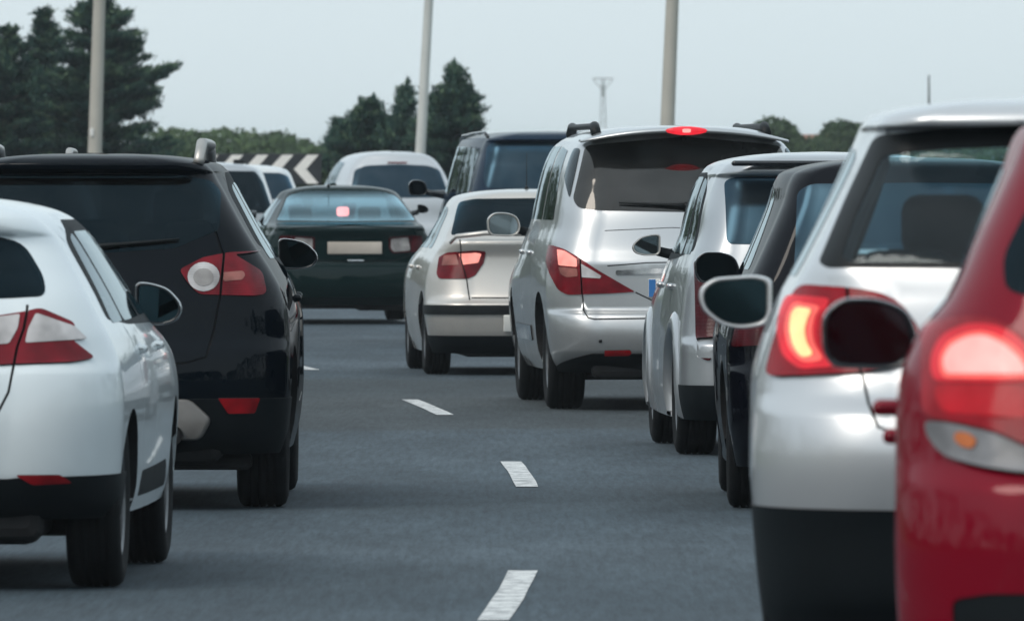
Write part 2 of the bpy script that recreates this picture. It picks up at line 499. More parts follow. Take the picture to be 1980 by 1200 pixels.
def build_skin(body, regions, root, paint_mat, dense_side=1):
    """cut the skin along all region outlines; each region becomes a mesh of its own.
    region: dict(name, poly(av), mat, off, depth, parent(optional region id), id, hole)"""
    A = KNOT_A[-1]
    def lin(a, b, n): return list(np.linspace(a, b, n, endpoint=False))
    au = lin(0, .6, 12) + lin(.6, 1.0, 10) + lin(1.0, 4.2, 26) + lin(4.2, 4.8, 7) + lin(4.8, A, 5) + [A]
    ag = sorted(set([-x for x in au] + au))
    # vertical rows: spacing about 35 mm and at table nodes
    vs = []
    nodes = sorted(set(body.v_of_z(z) for z in body.zs))
    for a, b in zip(nodes[:-1], nodes[1:]):
        n = max(1, int(math.ceil((b - a) / 0.045)))
        vs += lin(a, b, n)
    vs.append(nodes[-1])
    pts = []; edges = []
    for v in vs:
        for a in ag:
            pts.append((a, v))
    nA = len(ag); nV = len(vs)
    # outer border
    for i in range(nA - 1):
        edges.append((i, i + 1)); edges.append(((nV - 1) * nA + i, (nV - 1) * nA + i + 1))
    for j in range(nV - 1):
        edges.append((j * nA, (j + 1) * nA)); edges.append((j * nA + nA - 1, (j + 1) * nA + nA - 1))
    for rg in regions:
        b = len(pts); P = rg['poly']; n = len(P)
        pts += P
        edges += [(b + i, b + (i + 1) % n) for i in range(n)]
    v2, e2, f2, *_ = delaunay_2d_cdt([Vector(p) for p in pts], edges, [], 0, 2e-4)
    av = np.array([tuple(v) for v in v2])
    tri = np.array([tuple(f) for f in f2 if len(f) == 3])
    cen = av[tri].mean(1)
    lab = np.full(len(tri), -1)
    for k, rg in enumerate(regions):
        P = np.array(rg['poly'])
        bb = (cen[:, 0] >= P[:, 0].min()) & (cen[:, 0] <= P[:, 0].max()) & (cen[:, 1] >= P[:, 1].min()) & (cen[:, 1] <= P[:, 1].max())
        idx = np.where(bb)[0]
        if len(idx):
            ins = in_poly(cen[idx, 0], cen[idx, 1], P)
            lab[idx[ins]] = rg['same'] if rg.get('same') is not None else k
    X = body.M(av[:, 0], av[:, 1]); Nn = body.N(av[:, 0], av[:, 1])
    def emit(sel, name, mat, off, depth, parent):
        T = tri[sel]
        if not len(T): return None
        used = np.unique(T); remap = -np.ones(len(av), int); remap[used] = np.arange(len(used))
        V = X[used] + Nn[used] * off; NN = Nn[used].copy()
        FF = remap[T]
        # orient faces with the outward normal
        fn = np.cross(V[FF[:, 1]] - V[FF[:, 0]], V[FF[:, 2]] - V[FF[:, 0]])
        flip = (fn * NN[FF].sum(1)).sum(1) < 0
        FF[flip] = FF[flip][:, ::-1]
        verts = V; faces = [tuple(f) for f in FF]; norms = NN
        if depth:
            cnt = {}
            for f in faces:
                for i in range(3):
                    e = (f[i], f[(i + 1) % 3]); k = (min(e), max(e))
                    cnt.setdefault(k, []).append(e)
            be = [c[0] for c in cnt.values() if len(c) == 1]
            if be:
                ex = []; en = []; b0 = len(V)
                for (i, j) in be:
                    if abs(V[i][0]) < 1e-6 and abs(V[j][0]) < 1e-6 and abs(abs(av[used[i]][0]) - A) < 1e-6: continue
                    d = V[j] - V[i]; sn = np.cross(d, NN[i]); l = np.linalg.norm(sn)
                    if l < 1e-12: continue
                    sn /= l
                    k = b0 + len(ex)
                    ex += [V[i], V[j], V[j] - NN[j] * depth, V[i] - NN[i] * depth]
                    en += [sn] * 4
                    faces.append((k, k + 3, k + 2, k + 1))
                if ex:
                    verts = np.vstack([V, np.array(ex)]); norms = np.vstack([NN, np.array(en)])
        o = mesh_obj(name, verts, faces, mat, parent, True, norms)
        if name != 'body' and depth and len(faces) > len(FF):
            o.data.materials.append(MATS['seam'])
            mi = np.zeros(len(faces), dtype=np.int32); mi[len(FF):] = 1
            o.data.polygons.foreach_set('material_index', mi)
        return o
    out = {}
    bodyo = emit(lab == -1, 'body', paint_mat, 0.0, 0.018, root)
    bsel = (lab == -1)
    for k, rg in enumerate(regions):
        if not rg['mat'].startswith('glass') and not rg.get('hole'): bsel = bsel | (lab == k)
    hi_v = body.v_of_z(body.z[-1] - .16)
    bsel = bsel & (cen[:, 1] < hi_v)
    lin_o = emit(bsel, 'interior_trim', 'trim_dark', -0.035, 0, root)
    gaps = []
    for k, rg in enumerate(regions):
        if rg.get('hole') or rg.get('same') is not None:
            continue
        if rg['name'] == 'panel_gap': gaps.append(k); continue
        par = out.get(rg.get('parent'), root)
        o = emit(lab == k, rg['name'], rg['mat'], rg.get('off', .003), rg.get('depth', .012), par)
        if o is None: continue
        if rg.get('label'): o['label'] = rg['label']
        out[rg.get('id', (rg['name'], k))] = o
    for k in gaps:
        emit(lab == k, 'panel_gap', 'seam', -0.010, 0, root)
    return bodyo, out

def strip(pts, wd):
    """thin closed outline along a polyline in the same spec space"""
    L = []; Rr = []
    for i, p in enumerate(pts):
        a = np.array(pts[max(0, i - 1)][1:]); b = np.array(pts[min(len(pts) - 1, i + 1)][1:])
        d = b - a; d = d / max(1e-9, np.linalg.norm(d)); n = np.array((-d[1], d[0])) * wd / 2
        c = np.array(p[1:]); L.append((p[0], *(c + n))); Rr.append((p[0], *(c - n)))
    return L + Rr[::-1]

# ------------------------------------------------------------------ wheels, mirrors
def lathe_x(profile, seg=36):
    """profile: list of (x, r) revolved about the x axis"""
    V, Fc = [], []
    n = len(profile)
    for k in range(seg):
        a = 2 * math.pi * k / seg
        for (x, r) in profile: V.append((x, r * math.cos(a), r * math.sin(a)))
    for k in range(seg):
        k2 = (k + 1) % seg
        for i in range(n - 1):
            Fc.append((k * n + i, k * n + i + 1, k2 * n + i + 1, k2 * n + i))
    return V, Fc

WHEELS = {}
def wheel_mesh(r, tw):
    key = (round(r, 3), round(tw, 3))
    if key in WHEELS: return WHEELS[key]
    h = tw / 2; rr = r * .66
    prof = [(-h * .86, rr), (-h * .98, r * .78), (-h, r * .86), (-h * .9, r * .955), (-h * .74, r * .99)]
    for g in (-.45, -.15, .15, .45):
        prof += [(h * (g - .05), r), (h * (g - .04), r * .975), (h * (g + .04), r * .975), (h * (g + .05), r)]
    prof += [(h * .74, r * .99), (h * .9, r * .955), (h, r * .86), (h * .98, r * .78), (h * .86, rr)]
    tv, tf = lathe_x(prof, 48)
    # rim: barrel + lip + spokes
    parts = [lathe_x([(-h * .84, rr * .98), (-h * .84, rr * .93), (-h * .3, rr * .86), (h * .8, rr * .88), (h * .88, rr * .93), (h * .86, rr * 1.0)], 40)]
    parts.append(lathe_x([(h * .5, .001), (h * .62, .02), (h * .6, .05), (h * .3, .062)], 16))
    for k in range(7):
        a = 2 * math.pi * k / 7; d = (math.cos(a), math.sin(a)); n = (-d[1], d[0])
        V = []
        for (rad, wd, x) in ((.04, .028, h * .55), (rr * .9, .022, h * .72)):
            for sx in (0, -.03):
                for sg in (-1, 1):
                    V.append((x + sx, d[0] * rad + n[0] * wd * sg, d[1] * rad + n[1] * wd * sg))
        parts.append((V, [(0, 1, 5, 4), (2, 6, 7, 3), (0, 4, 6, 2), (1, 3, 7, 5)]))
    parts.append(([(h * .2, rr * .9 * math.cos(2*math.pi*k/24), rr * .9 * math.sin(2*math.pi*k/24)) for k in range(24)], [tuple(range(24))]))
    rv, rf = merge(*parts)
    me1 = bpy.data.meshes.new('tyre'); me1.from_pydata(tv, [], tf); me1.polygons.foreach_set('use_smooth', [True] * len(tf)); me1.materials.append(MATS['rubber'])
    me2 = bpy.data.meshes.new('rim'); me2.from_pydata([tuple(v) for v in rv], [], rf); me2.materials.append(MATS['rim_metal'])
    WHEELS[key] = (me1, me2)
    return WHEELS[key]

def add_wheel(root, x, y, r, tw, side):
    me1, me2 = wheel_mesh(r, tw)
    t = bpy.data.objects.new('wheel', None); COL.objects.link(t); t.parent = root
    t.location = (side * (x - tw / 2), y, r)
    t.rotation_euler = (rnd.uniform(0, 1), 0, 0 if side > 0 else math.pi)
    a = bpy.data.objects.new('tyre', me1); COL.objects.link(a); a.parent = t
    b = bpy.data.objects.new('rim', me2); COL.objects.link(b); b.parent = t

def add_mirror(root, side, x0, y0, z0, mw, mh, mat, rimmat, shape='round', arm_z=-.06, label=None, yaw=13, tilt=3, glassmat='mirror_dark'):
    """x0 = inner edge of the housing from the centre line, z0 = centre height"""
    if shape == 'round': base = [(-.50, -.10), (-.40, .34), (-.1, .50), (.3, .50), (.5, .25), (.48, -.25), (.38, -.46), (-.2, -.5), (-.42, -.4)]
    elif shape == 'tear': base = [(-.5, -.48), (-.5, .50), (-.2, .49), (.2, .36), (.45, .05), (.5, -.15), (.4, -.38), (.1, -.5)]
    elif shape == 'ear': base = [(-.5, -.40), (-.5, .42), (-.3, .5), (.3, .44), (.5, .22), (.46, -.12), (.2, -.42), (-.1, -.5)]
    else: base = [(-.48, -.35), (-.5, .2), (-.35, .48), (.35, .5), (.5, .3), (.47, -.2), (.32, -.47), (-.3, -.5)]
    pts = [(x * mw, z * mh) for x, z in base]
    pts = fillet([(p[0], p[1]) for p in pts], min(mw, mh) * .28, 4)
    c = np.array(pts); n = len(c)
    rings = [(.86, .012), (.90, -.004), (.97, -.008), (1.0, .004), (1.02, .03), (.97, .07), (.82, .105), (.5, .13), (.12, .14)]
    V = []
    for sc, yy in rings:
        for p in c: V.append((p[0] * sc, yy, p[1] * sc))
    Fc = []
    for i in range(len(rings) - 1):
        for k in range(n):
            k2 = (k + 1) % n
            Fc.append((i * n + k, i * n + k2, (i + 1) * n + k2, (i + 1) * n + k))
    Fc.append(tuple((len(rings) - 1) * n + k for k in range(n)))
    if side < 0:
        V = [(-x, y, z) for x, y, z in V]; Fc = [f[::-1] for f in Fc]
    e = bpy.data.objects.new('wing_mirror', None); COL.objects.link(e); e.parent = root
    e.location = (side * (x0 + mw / 2), y0, z0)
    if label: e['label'] = label
    h = mesh_obj('housing', V, Fc, mat, e, True)
    rimn = 4 * n
    if rimmat != mat:
        rv = V[:rimn]; rf = Fc[:3 * n]
        me = h.data; me.materials.append(MATS[rimmat])
        for i in range(3 * n): me.polygons[i].material_index = 1
    # glass
    gy = .010
    ya, ti = math.radians(yaw) * -side, math.radians(tilt)
    GV = []
    for p in c:
        x = p[0] * .86 * side; z = p[1] * .86
        GV.append((x, gy, z))
    g = mesh_obj('mirror_glass', GV, [tuple(range(n)) if side > 0 else tuple(range(n))[::-1]], glassmat, e)
    # aim of the glass: shading normal follows a really turned pane inside the housing
    g.rotation_euler = (ti, 0, ya * .35)
    av, af = tube([(-side * mw * .42, .05, z0 * 0 + arm_z * .7), (-side * (mw * .5 + .05), .07, arm_z), (-side * (mw * .5 + .16), .09, arm_z - .01)], [.028, .03, .045], 10)
    mesh_obj('arm', av, af, 'matte_plastic' if mat != 'gloss_black' else 'gloss_black', e, True)

# ------------------------------------------------------------------ car builder
class Car:
    def __init__(c, name, label, cx, d, psi, H, W, L, belt, paint_mat, zb=.2, yr=None, w=None, over=None, roofw=None, y_top=.35, hood=.95, group=None, ytf=1.9, gz=0.0, sm=None):
        c.H, c.W, c.L, c.belt, c.d, c.psi, c.cx = H, W, L, belt, d, psi, cx
        c.s = F / d; c.paint = paint_mat; c.zb = zb; c.gz = gz
        X = (cx - 990) / F * d
        c.root = thing(name, label, 'car', (X, d, gz), psi, group)
        wr = roofw or W * .66
        fl = dict(rx=[(zb, .26), (.6, .26), (belt, .22), (H, .16)], ry=[(zb, .26), (.6, .26), (belt, .25), (H, .2)],
                  kr=[(zb, .03), (.7, .03), (belt, .05), (H, .09)], kf=[(zb, .035), (belt, .035), (H, .03)],
                  cr=[(zb, .10), (belt, .08), (H, .05)], rfx=.4, rfy=.45)
        fl['w'] = w or [(zb, W * .93), (zb + .1, W * .975), (.45, W * .99), (.65, W), (belt - .12, W * .985), (belt - .02, W * .94), (belt + .06, W * .885),
                        (H - .2, wr + .085), (H - .10, wr + .02)]
        if 1:
            wl = fl['w'][-1][1]
            zl = fl['w'][-1][0]; dz = H - zl
            fl['w'] = fl['w'] + [(H - .70 * dz, wl - .05), (H - .45 * dz, wl - .125), (H - .24 * dz, wl - .23), (H - .09 * dz, wl - .37), (H, .04)]
        yr = yr or [(zb, .10), (zb + .08, .03), (.45, 0), (.6, .01), (.64, .045), (belt, .10), (H - .15, y_top - .06), (H - .09, y_top)]
        yl = yr[-1][1]; dy = H - yr[-1][0]
        fl['yr'] = yr + [(H - .6 * dy, yl + .025), (H - .3 * dy, yl + .09), (H - .1 * dy, yl + .35), (H, yl + 1.0)]
        hz = hood
        fl['yf'] = [(zb, L - .15), (zb + .12, L - .02), (.5, L), (.68, L - .05), (hz - .14, L - .22), (hz - .05, L - .6), (hz, L - .95), (hz + .05, L - 1.1),
                    (H - .15, L - ytf + .12), (H - .06, L - ytf - .05), (H - .018, L - ytf - .3), (H - .005, L - ytf - .5), (H, yl + 1.25)]
        if over: fl.update(over)
        c.b = Body(fl)
        c.reg = []
    # photo pixel -> car metres on the tail
    def px(c, x, y, nomirror=False):
        z = CAMZ - (y - HOR) / c.s - c.gz
        for _ in range(2):
            yr = c.b.g('yr', min(max(z, c.b.z[0]), c.b.z[-1]))
            k = 1 + yr / c.d
            z = CAMZ - (y - HOR) / c.s * k - c.gz
            al = (x - 990) / F
            X = (x - c.cx) / c.s * k + yr * (c.psi + al)
        return ('R', X, z)
    def P(c, pts): return [c.px(*p) for p in pts]
    def add(c, name, pts, mat, off=.003, depth=.012, r=0.0, both=True, side=None, id=None, parent=None, label=None, hole=False, inset=None):
        """both: mirror about the centre line as well"""
        av = poly_av(c.b, pts, -1 if side is None else side, r)
        dd = dict(name=name, poly=av, mat=mat, off=off, depth=depth, hole=hole, label=label)
        if id: dd['id'] = id + 'a'
        if parent: dd['parent'] = parent + 'a'
        c.reg.append(dd)
        if both:
            if all(p[0] == 'S' for p in pts): av2 = poly_av(c.b, pts, 1 if side is None else -side, r)
            else: av2 = poly_av(c.b, mirror_pts(pts), 1 if side is None else -side, r)
            d2 = dict(name=name, poly=av2, mat=mat, off=off, depth=depth, hole=hole, label=label)
            if id: d2['id'] = id + 'b'
            if parent: d2['parent'] = parent + 'b'
            c.reg.append(d2)
    def gap(c, pts, wd=.011, both=True):
        c.add('panel_gap', strip(pts, wd), 'seam', both=both)
    def arches(c, ya, yf, r, zc=None):
        zc = zc or .32; zb = c.zb
        c.ya, c.yf = ya, yf
        for y0 in (ya, yf):
            pts = []
            a0 = math.asin(max(-1, min(1, (zb - zc) / r)))
            for k in range(25):
                a = a0 + (math.pi - 2 * a0) * k / 24
                pts.append(('S', y0 + r * math.cos(a), max(zb, zc + r * math.sin(a))))
            for side in (-1, 1):
                av = [c.b.conv(p, side) for p in pts]
                c.reg.append(dict(name='wheel_arch', poly=av, mat='seam', hole=True))
                P3 = c.b.M(np.array([p[0] for p in av]), np.array([p[1] for p in av]))
                V = [tuple(p) for p in P3] + [(p[0] - side * .28, p[1], p[2]) for p in P3]
                n = len(P3)
                Fc = [(i, i + 1, n + i + 1, n + i) for i in range(n - 1)] + [tuple(range(n, 2 * n))]
                mesh_obj('arch_liner', V, Fc, 'underbody', c.root)
    def wheels(c, r=.32, tw=.21, inset=.03):
        for y in (c.ya, c.yf):
            x = 9
            for dy in (-.75, 0, .75):
                a, v = c.b.conv(('S', y + dy * r, .42 if dy else .62), 1)
                x = min(x, float(c.b.M(np.array([a]), np.array([v]))[0][0]))
            for side in (-1, 1): add_wheel(c.root, x - .008, y, r, tw, side)
    def underbody(c, zlow=.17, rear=.2):
        V, Fc = rbox(0, c.L / 2, (zlow + .4) / 2, c.W * 1.3, c.L - 2 * rear, .4 - zlow, .05)
        p1 = (V, Fc)
        p2 = rbox(0, c.ya, .24, c.W * 1.7, .12, .10, .03)
        p3 = rbox(c.W * .35, rear + .25, zlow + .06, .5, .3, .16, .05)
        V, Fc = merge(p1, p2, p3)
        mesh_obj('underbody', V, Fc, 'underbody', c.root)
    def side_windows(c, panes, zlo=None, mat='glass_side', frame=True, frame_poly=None, slope=0.0):
        """panes: list of (y_rear_bottom, y_front_bottom, y_rear_top, y_front_top)"""
        lo = zlo or c.belt + .02; hi = c.H - .14
        if frame_poly: c.add('window_surround', frame_poly, 'matte_plastic', off=.001, depth=.006, r=.05)
        for k, (a, b2, t0, t1) in enumerate(panes):
            za = lo + slope * max(0, c.L * .5 - a); zb2 = lo + slope * max(0, c.L * .5 - b2)
            pts = [('S', a, za), ('S', b2, zb2), ('S', t1, hi), ('S', t0, hi - (.03 if k == 0 else 0))]
            c.add('side_window', pts, mat, off=.002, depth=.006, r=.045)
    def handles(c, ys, z, mat=None, size=.16, out=.008, dz=0):
        for i, y in enumerate(ys):
            for side in (-1, 1):
                a, v = c.b.conv(('S', y, z), side)
                p = c.b.M(np.array([a]), np.array([v]))[0]
                V, Fc = rbox(p[0] + side * out * .5, y, z + dz * i, .03 + out * 1.3, size, .034, .014)
                mesh_obj('door_handle', V, Fc, mat or c.paint, c.root, True)
    def windscreen(c, mat='glass_mid'):
        z0, z1 = c.belt + .06, c.H - .12
        w0, w1 = c.b.g('w', z0) * .84, c.b.g('w', z1) * .86
        A = KNOT_A[-1]
        v0, v1 = c.b.v_of_z(z0), c.b.v_of_z(z1)
        first = len(c.reg)
        for sg in (-1, 1):
            p0 = c.b.conv(('W', sg * w0, z0), sg); p1 = c.b.conv(('W', sg * w1, z1), sg)
            n = 8
            poly = [(p0[0] + (sg * A - p0[0]) * k / n, v0) for k in range(n)] + [(sg * A, v0 + (v1 - v0) * k / n) for k in range(n)] + \
                   [(sg * A + (p1[0] - sg * A) * k / n, v1) for k in range(n)] + [(p1[0] + (p0[0] - p1[0]) * k / n, p1[1] + (p0[1] - p1[1]) * k / n) for k in range(n)]
            c.reg.append(dict(name='windscreen', poly=poly, mat=mat, off=.002, depth=.0, hole=False, same=first if sg > 0 else None))
    def seats(c, rear=True, front=True, heads=False, z=None):
        h = z or c.belt
        def bk(x, y, w, top):
            return merge(rbox(x, y, (h + top) / 2 - .12, w, .12, top - h + .3, .05), rbox(x, y - .01, top + .10, w * .5, .10, .18, .05),
                         tube([(x - .05, y, top - .02), (x - .05, y, top + .08)], .008), tube([(x + .05, y, top - .02), (x + .05, y, top + .08)], .008))
        ex = c.H - 1.45
        if front:
            for x in (-.36, .36):
                V, Fc = bk(x, 2.25, .48, h + .10 + ex * .3); mesh_obj('seat', V, Fc, 'seat_cloth', c.root, True)
        if rear:
            V, Fc = merge(*[bk(x, 1.25, .46, h - .02 + ex * .2) for x in (-.44, 0, .44)])
            mesh_obj('rear_bench', V, Fc, 'seat_cloth', c.root, True)
        V, Fc = rbox(0, (c.L - 1.3 + .35) / 2, h - .07, c.b.g('w', h - .07) * 1.75, c.L - 1.3 - .45, .02, .01)
        mesh_obj('cabin_floor', V, Fc, 'trim_dark', c.root)
    def bar(c, name, pts, rad, mat, seg=8, flat=None, label=None):
        V, Fc = tube(pts, rad, seg)
        o = mesh_obj(name, V, Fc, mat, c.root, True)
        if label: o['label'] = label
        return o
    def rails(c, xr, y0, y1, z0, lift, mat, rad=.018):
        for sx in (-1, 1):
            n = 14; P = []
            for k in range(n + 1):
                t = k / n
                e = min(1, min(t, 1 - t) / .09); e = math.sin(e * math.pi / 2)
                P.append((sx * (xr + .035 * math.sin(math.pi * min(1, t * 1.3))), y0 + (y1 - y0) * t, z0 - .02 * (1 - e) + lift * e - .03 * t))
            V, Fc = tube(P, [rad * 1.25 if i in (0, 1, n - 1, n) else rad for i in range(n + 1)], 10)
            mesh_obj('roof_rail', V, Fc, mat, c.root, True)
    def antenna(c, x, y, z, h, lean=.25):
        V, Fc = merge(tube([(x, y, z - .01), (x, y - .01, z + .03)], [.022, .009], 10), tube([(x, y, z + .02), (x, y - h * lean, z + h)], [.0035, .0022], 6))
        mesh_obj('antenna', V, Fc, 'black_plastic', c.root, True)
    def tail_at(c, x, z):
        a, v = c.b.conv(('R', x, z), 1)
        return c.b.M(np.array([a]), np.array([v]))[0], c.b.N(np.array([a]), np.array([v]))[0]
    def box_on_tail(c, name, x, z, sx, sz, dep, mat, r=.01, label=None, parent=None):
        p, n = c.tail_at(x, z)
        V, Fc = rbox(0, 0, 0, sx, dep, sz, r)
        o = mesh_obj(name, V, Fc, mat, parent or c.root, True)
        o.location = (p[0] + n[0] * dep * .3, p[1] + n[1] * dep * .3, p[2])
        o.rotation_euler = (-math.asin(max(-1, min(1, n[2]))), 0, math.atan2(n[0], -n[1]))
        if label: o['label'] = label
        return o
    def wiper(c, x0, z0, x1, z1):
        P = []
        for k in range(7):
            t = k / 6; x = x0 + (x1 - x0) * t; z = z0 + (z1 - z0) * t
            p, n = c.tail_at(x, z); P.append(tuple(p + n * .022))
        V, Fc = merge(tube(P, [.02, .014, .011, .009, .008, .007, .005], 8), rbox(*P[0], .06, .05, .05, .02))
        mesh_obj('wiper', V, Fc, 'black_plastic', c.root, True)
    def finish(c):
        c.bo, c.parts = build_skin(c.b, c.reg, c.root, c.paint)
        return c

# ------------------------------------------------------------------ ground and road
def gz(d):
    t = min(1, max(0, (d - 125) / 70)); return .3 * (3 * t * t - 2 * t**3)
def lane_x(d):
    """x of the dashed line: straight behind the camera, then a left bend"""
    if d < 52: return .1 - (d - 52)**2 / 900 if d > 0 else .1 - 52**2 / 900 + (-d) * .1156 * -1
    if d < 100: return .1 - (d - 52)**2 / 900
    if d < 160: return .1 - 48**2 / 900 - (d - 100) * (96 / 900) - (d - 100)**2 / 2600
    return lane_x(159.999) - (d - 160) * (96 / 900 + 120 / 2600)
def sheet(name, xl, xr, ds, dz, mat, kind='structure', parent=None):
    V, Fc = [], []
    for d in ds:
        x0, x1 = xl(d), xr(d)
        for k in range(5): V.append((x0 + (x1 - x0) * k / 4, d, gz(d) + dz))
    for i in range(len(ds) - 1):
        for k in range(4): a = i * 5 + k; Fc.append((a, a + 1, a + 6, a + 5))
    o = mesh_obj(name, V, Fc, mat, parent)
    uv = o.data.uv_layers.new(name='lane')           # u = metres from the dashed line, v = metres along the road
    uv.data.foreach_set('uv', [q for l in o.data.loops for q in (V[l.vertex_index][0] - lane_x(V[l.vertex_index][1]), V[l.vertex_index][1])])
    if kind: o['kind'] = kind
    return o

def asphalt():
    m, nt, b = new_mat('asphalt')
    tc = nt.nodes.new('ShaderNodeTexCoord')
    def noise(sc, det, vec=None, rough=.6):
        mp = nt.nodes.new('ShaderNodeMapping'); mp.inputs['Scale'].default_value = vec or (1, 1, 1)
        nt.links.new(tc.outputs['Object'], mp.inputs[0])
        n = nt.nodes.new('ShaderNodeTexNoise'); n.inputs['Scale'].default_value = sc; n.inputs['Detail'].default_value = det; n.inputs['Roughness'].default_value = rough
        nt.links.new(mp.outputs[0], n.inputs['Vector']); return n
    def ramp(src, p0, p1, c0, c1):
        r = nt.nodes.new('ShaderNodeValToRGB'); e = r.color_ramp.elements
        e[0].position, e[1].position = p0, p1; e[0].color = (*c0, 1); e[1].color = (*c1, 1)
        nt.links.new(src, r.inputs[0]); return r
    def mix(a, b2, mode='MULTIPLY', f=1.0):
        x = nt.nodes.new('ShaderNodeMix'); x.data_type = 'RGBA'; x.blend_type = mode; x.inputs[0].default_value = f
        nt.links.new(a, x.inputs[6]); nt.links.new(b2, x.inputs[7]); return x.outputs[2]
    big = ramp(noise(.10, 4, (1.2, 1, 1)).outputs[0], .38, .62, (.036, .054, .068), (.058, .080, .097))
    mid = ramp(noise(1.2, 7, (1.6, .22, 1), .7).outputs[0], .32, .68, (.70, .71, .72), (1.2, 1.19, 1.18))
    fine = ramp(noise(30, 3, (1, .035, 1), .85).outputs[0], .3, .7, (.62, .63, .64), (1.42, 1.40, 1.38))
    # polished wheel tracks and an oil band down each lane; one darker, browner stretch across the road
    uvn = nt.nodes.new('ShaderNodeUVMap'); uvn.uv_map = 'lane'
    sep = nt.nodes.new('ShaderNodeSeparateXYZ'); nt.links.new(uvn.outputs[0], sep.inputs[0])
    def M(op, a, b=None, c2=None):
        n = nt.nodes.new('ShaderNodeMath'); n.operation = op
        for i, q in enumerate((a, b, c2)):
            if q is None: continue
            if isinstance(q, (int, float)): n.inputs[i].default_value = q
            else: nt.links.new(q, n.inputs[i])
        return n.outputs[0]
    wob = M('MULTIPLY', M('SUBTRACT', noise(.25, 3).outputs[0], .5), .7)
    uu = M('ADD', sep.outputs[0], wob)
    tr = M('COSINE', M('MULTIPLY', uu, 4 * math.pi / 3.75)); oil = M('MAXIMUM', M('MULTIPLY', M('COSINE', M('MULTIPLY', uu, 2 * math.pi / 3.75)), -1), 0)
    shade = M('SUBTRACT', M('MULTIPLY_ADD', tr, .07, .99), M('MULTIPLY', oil, .16))
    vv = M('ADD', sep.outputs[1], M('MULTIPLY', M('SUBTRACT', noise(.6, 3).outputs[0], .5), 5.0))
    def sst(x, a, b):
        n = nt.nodes.new('ShaderNodeMapRange'); n.interpolation_type = 'SMOOTHSTEP'
        nt.links.new(x, n.inputs[0]); n.inputs[1].default_value = a; n.inputs[2].default_value = b; n.inputs[3].default_value = 0; n.inputs[4].default_value = 1
        return n.outputs[0]
    dark_stretch = M('MULTIPLY', sst(vv, 68, 71), M('SUBTRACT', 1.0, sst(vv, 85, 89)))
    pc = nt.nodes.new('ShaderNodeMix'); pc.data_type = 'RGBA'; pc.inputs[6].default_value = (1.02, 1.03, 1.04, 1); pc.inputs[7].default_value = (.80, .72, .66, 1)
    nt.links.new(dark_stretch, pc.inputs[0])
    cmb = nt.nodes.new('ShaderNodeCombineXYZ')
    for i in range(3): nt.links.new(shade, cmb.inputs[i])
    c = mix(mix(big.outputs[0], mid.outputs[0]), fine.outputs[0])
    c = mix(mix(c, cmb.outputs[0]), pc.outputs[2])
    nt.links.new(c, b.inputs['Base Color'])
    b.inputs['Roughness'].default_value = .82
    b.inputs['Specular IOR Level'].default_value = .35
    bp = nt.nodes.new('ShaderNodeBump'); bp.inputs['Strength'].default_value = .5; bp.inputs['Distance'].default_value = .012
    nt.links.new(noise(60, 3, (1, .4, 1), .8).outputs[0], bp.inputs['Height']); nt.links.new(bp.outputs[0], b.inputs['Normal'])
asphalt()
pbr('verge_grass', (.055, .085, .035), .9, var=.5, vscale=.6, bump=.4, bscale=5)
pbr('asphalt_patch', (.040, .041, .042), .85, var=.35, vscale=2.5, bump=.4, bscale=60)

def paint_line():
    m, nt, b = new_mat('road_paint')
    tc = nt.nodes.new('ShaderNodeTexCoord')
    n = nt.nodes.new('ShaderNodeTexNoise'); n.inputs['Scale'].default_value = 9; n.inputs['Detail'].default_value = 8; n.inputs['Roughness'].default_value = .75
    nt.links.new(tc.outputs['Object'], n.inputs['Vector'])
    r = nt.nodes.new('ShaderNodeValToRGB'); e = r.color_ramp.elements
    e[0].position, e[1].position = .40, .54; e[0].color = (.20, .21, .22, 1); e[1].color = (.68, .69, .68, 1)
    nt.links.new(n.outputs[0], r.inputs[0]); nt.links.new(r.outputs[0], b.inputs['Base Color'])
    b.inputs['Roughness'].default_value = .7
paint_line()

ds_road = [-300, -150, -60, -20, 0, 10, 20] + [20 + 5 * k for k in range(1, 50)] + [300, 360, 450]
big_ds = [-800, -300, -60, 0, 60, 125] + [125 + 7 * k for k in range(1, 11)] + [260, 400, 700, 1500, 3000]
def sheet_z(name, xs, ds, dz, mat):
    V = [(x, d, gz(d) + dz) for d in ds for x in xs]; n = len(xs)
    Fc = [(i * n + k, i * n + k + 1, (i + 1) * n + k + 1, (i + 1) * n + k) for i in range(len(ds) - 1) for k in range(n - 1)]
    o = mesh_obj(name, V, Fc, mat); o['kind'] = 'structure'; return o
sheet_z('ground', [-1500, -400, -60, 0, 60, 400, 1500], big_ds, -.03, 'verge_grass')
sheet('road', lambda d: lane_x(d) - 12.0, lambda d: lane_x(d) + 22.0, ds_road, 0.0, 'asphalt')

road_marks = bpy.data.objects.new('lane_markings', None); COL.objects.link(road_marks); road_marks['kind'] = 'structure'
far_end = 78.8
for off in (0.0, 3.75, -3.75, 7.5):
    for k in range(-6, 9):
        d1 = far_end + 17.0 * k - (2.1 * abs(off) if off else 0); d0 = d1 - 5.0
        V, Fc = [], []
        for i in range(6):
            d = d0 + (d1 - d0) * i / 5
            wv = .056 + .002 * math.sin(i * 2.1 + k)
            V += [(lane_x(d) + off - wv, d, gz(d) + .004), (lane_x(d) + off + wv, d, gz(d) + .004)]
        for i in range(5): Fc.append((2*i, 2*i+1, 2*i+3, 2*i+2))
        mesh_obj('dash', V, Fc, 'road_paint', road_marks)

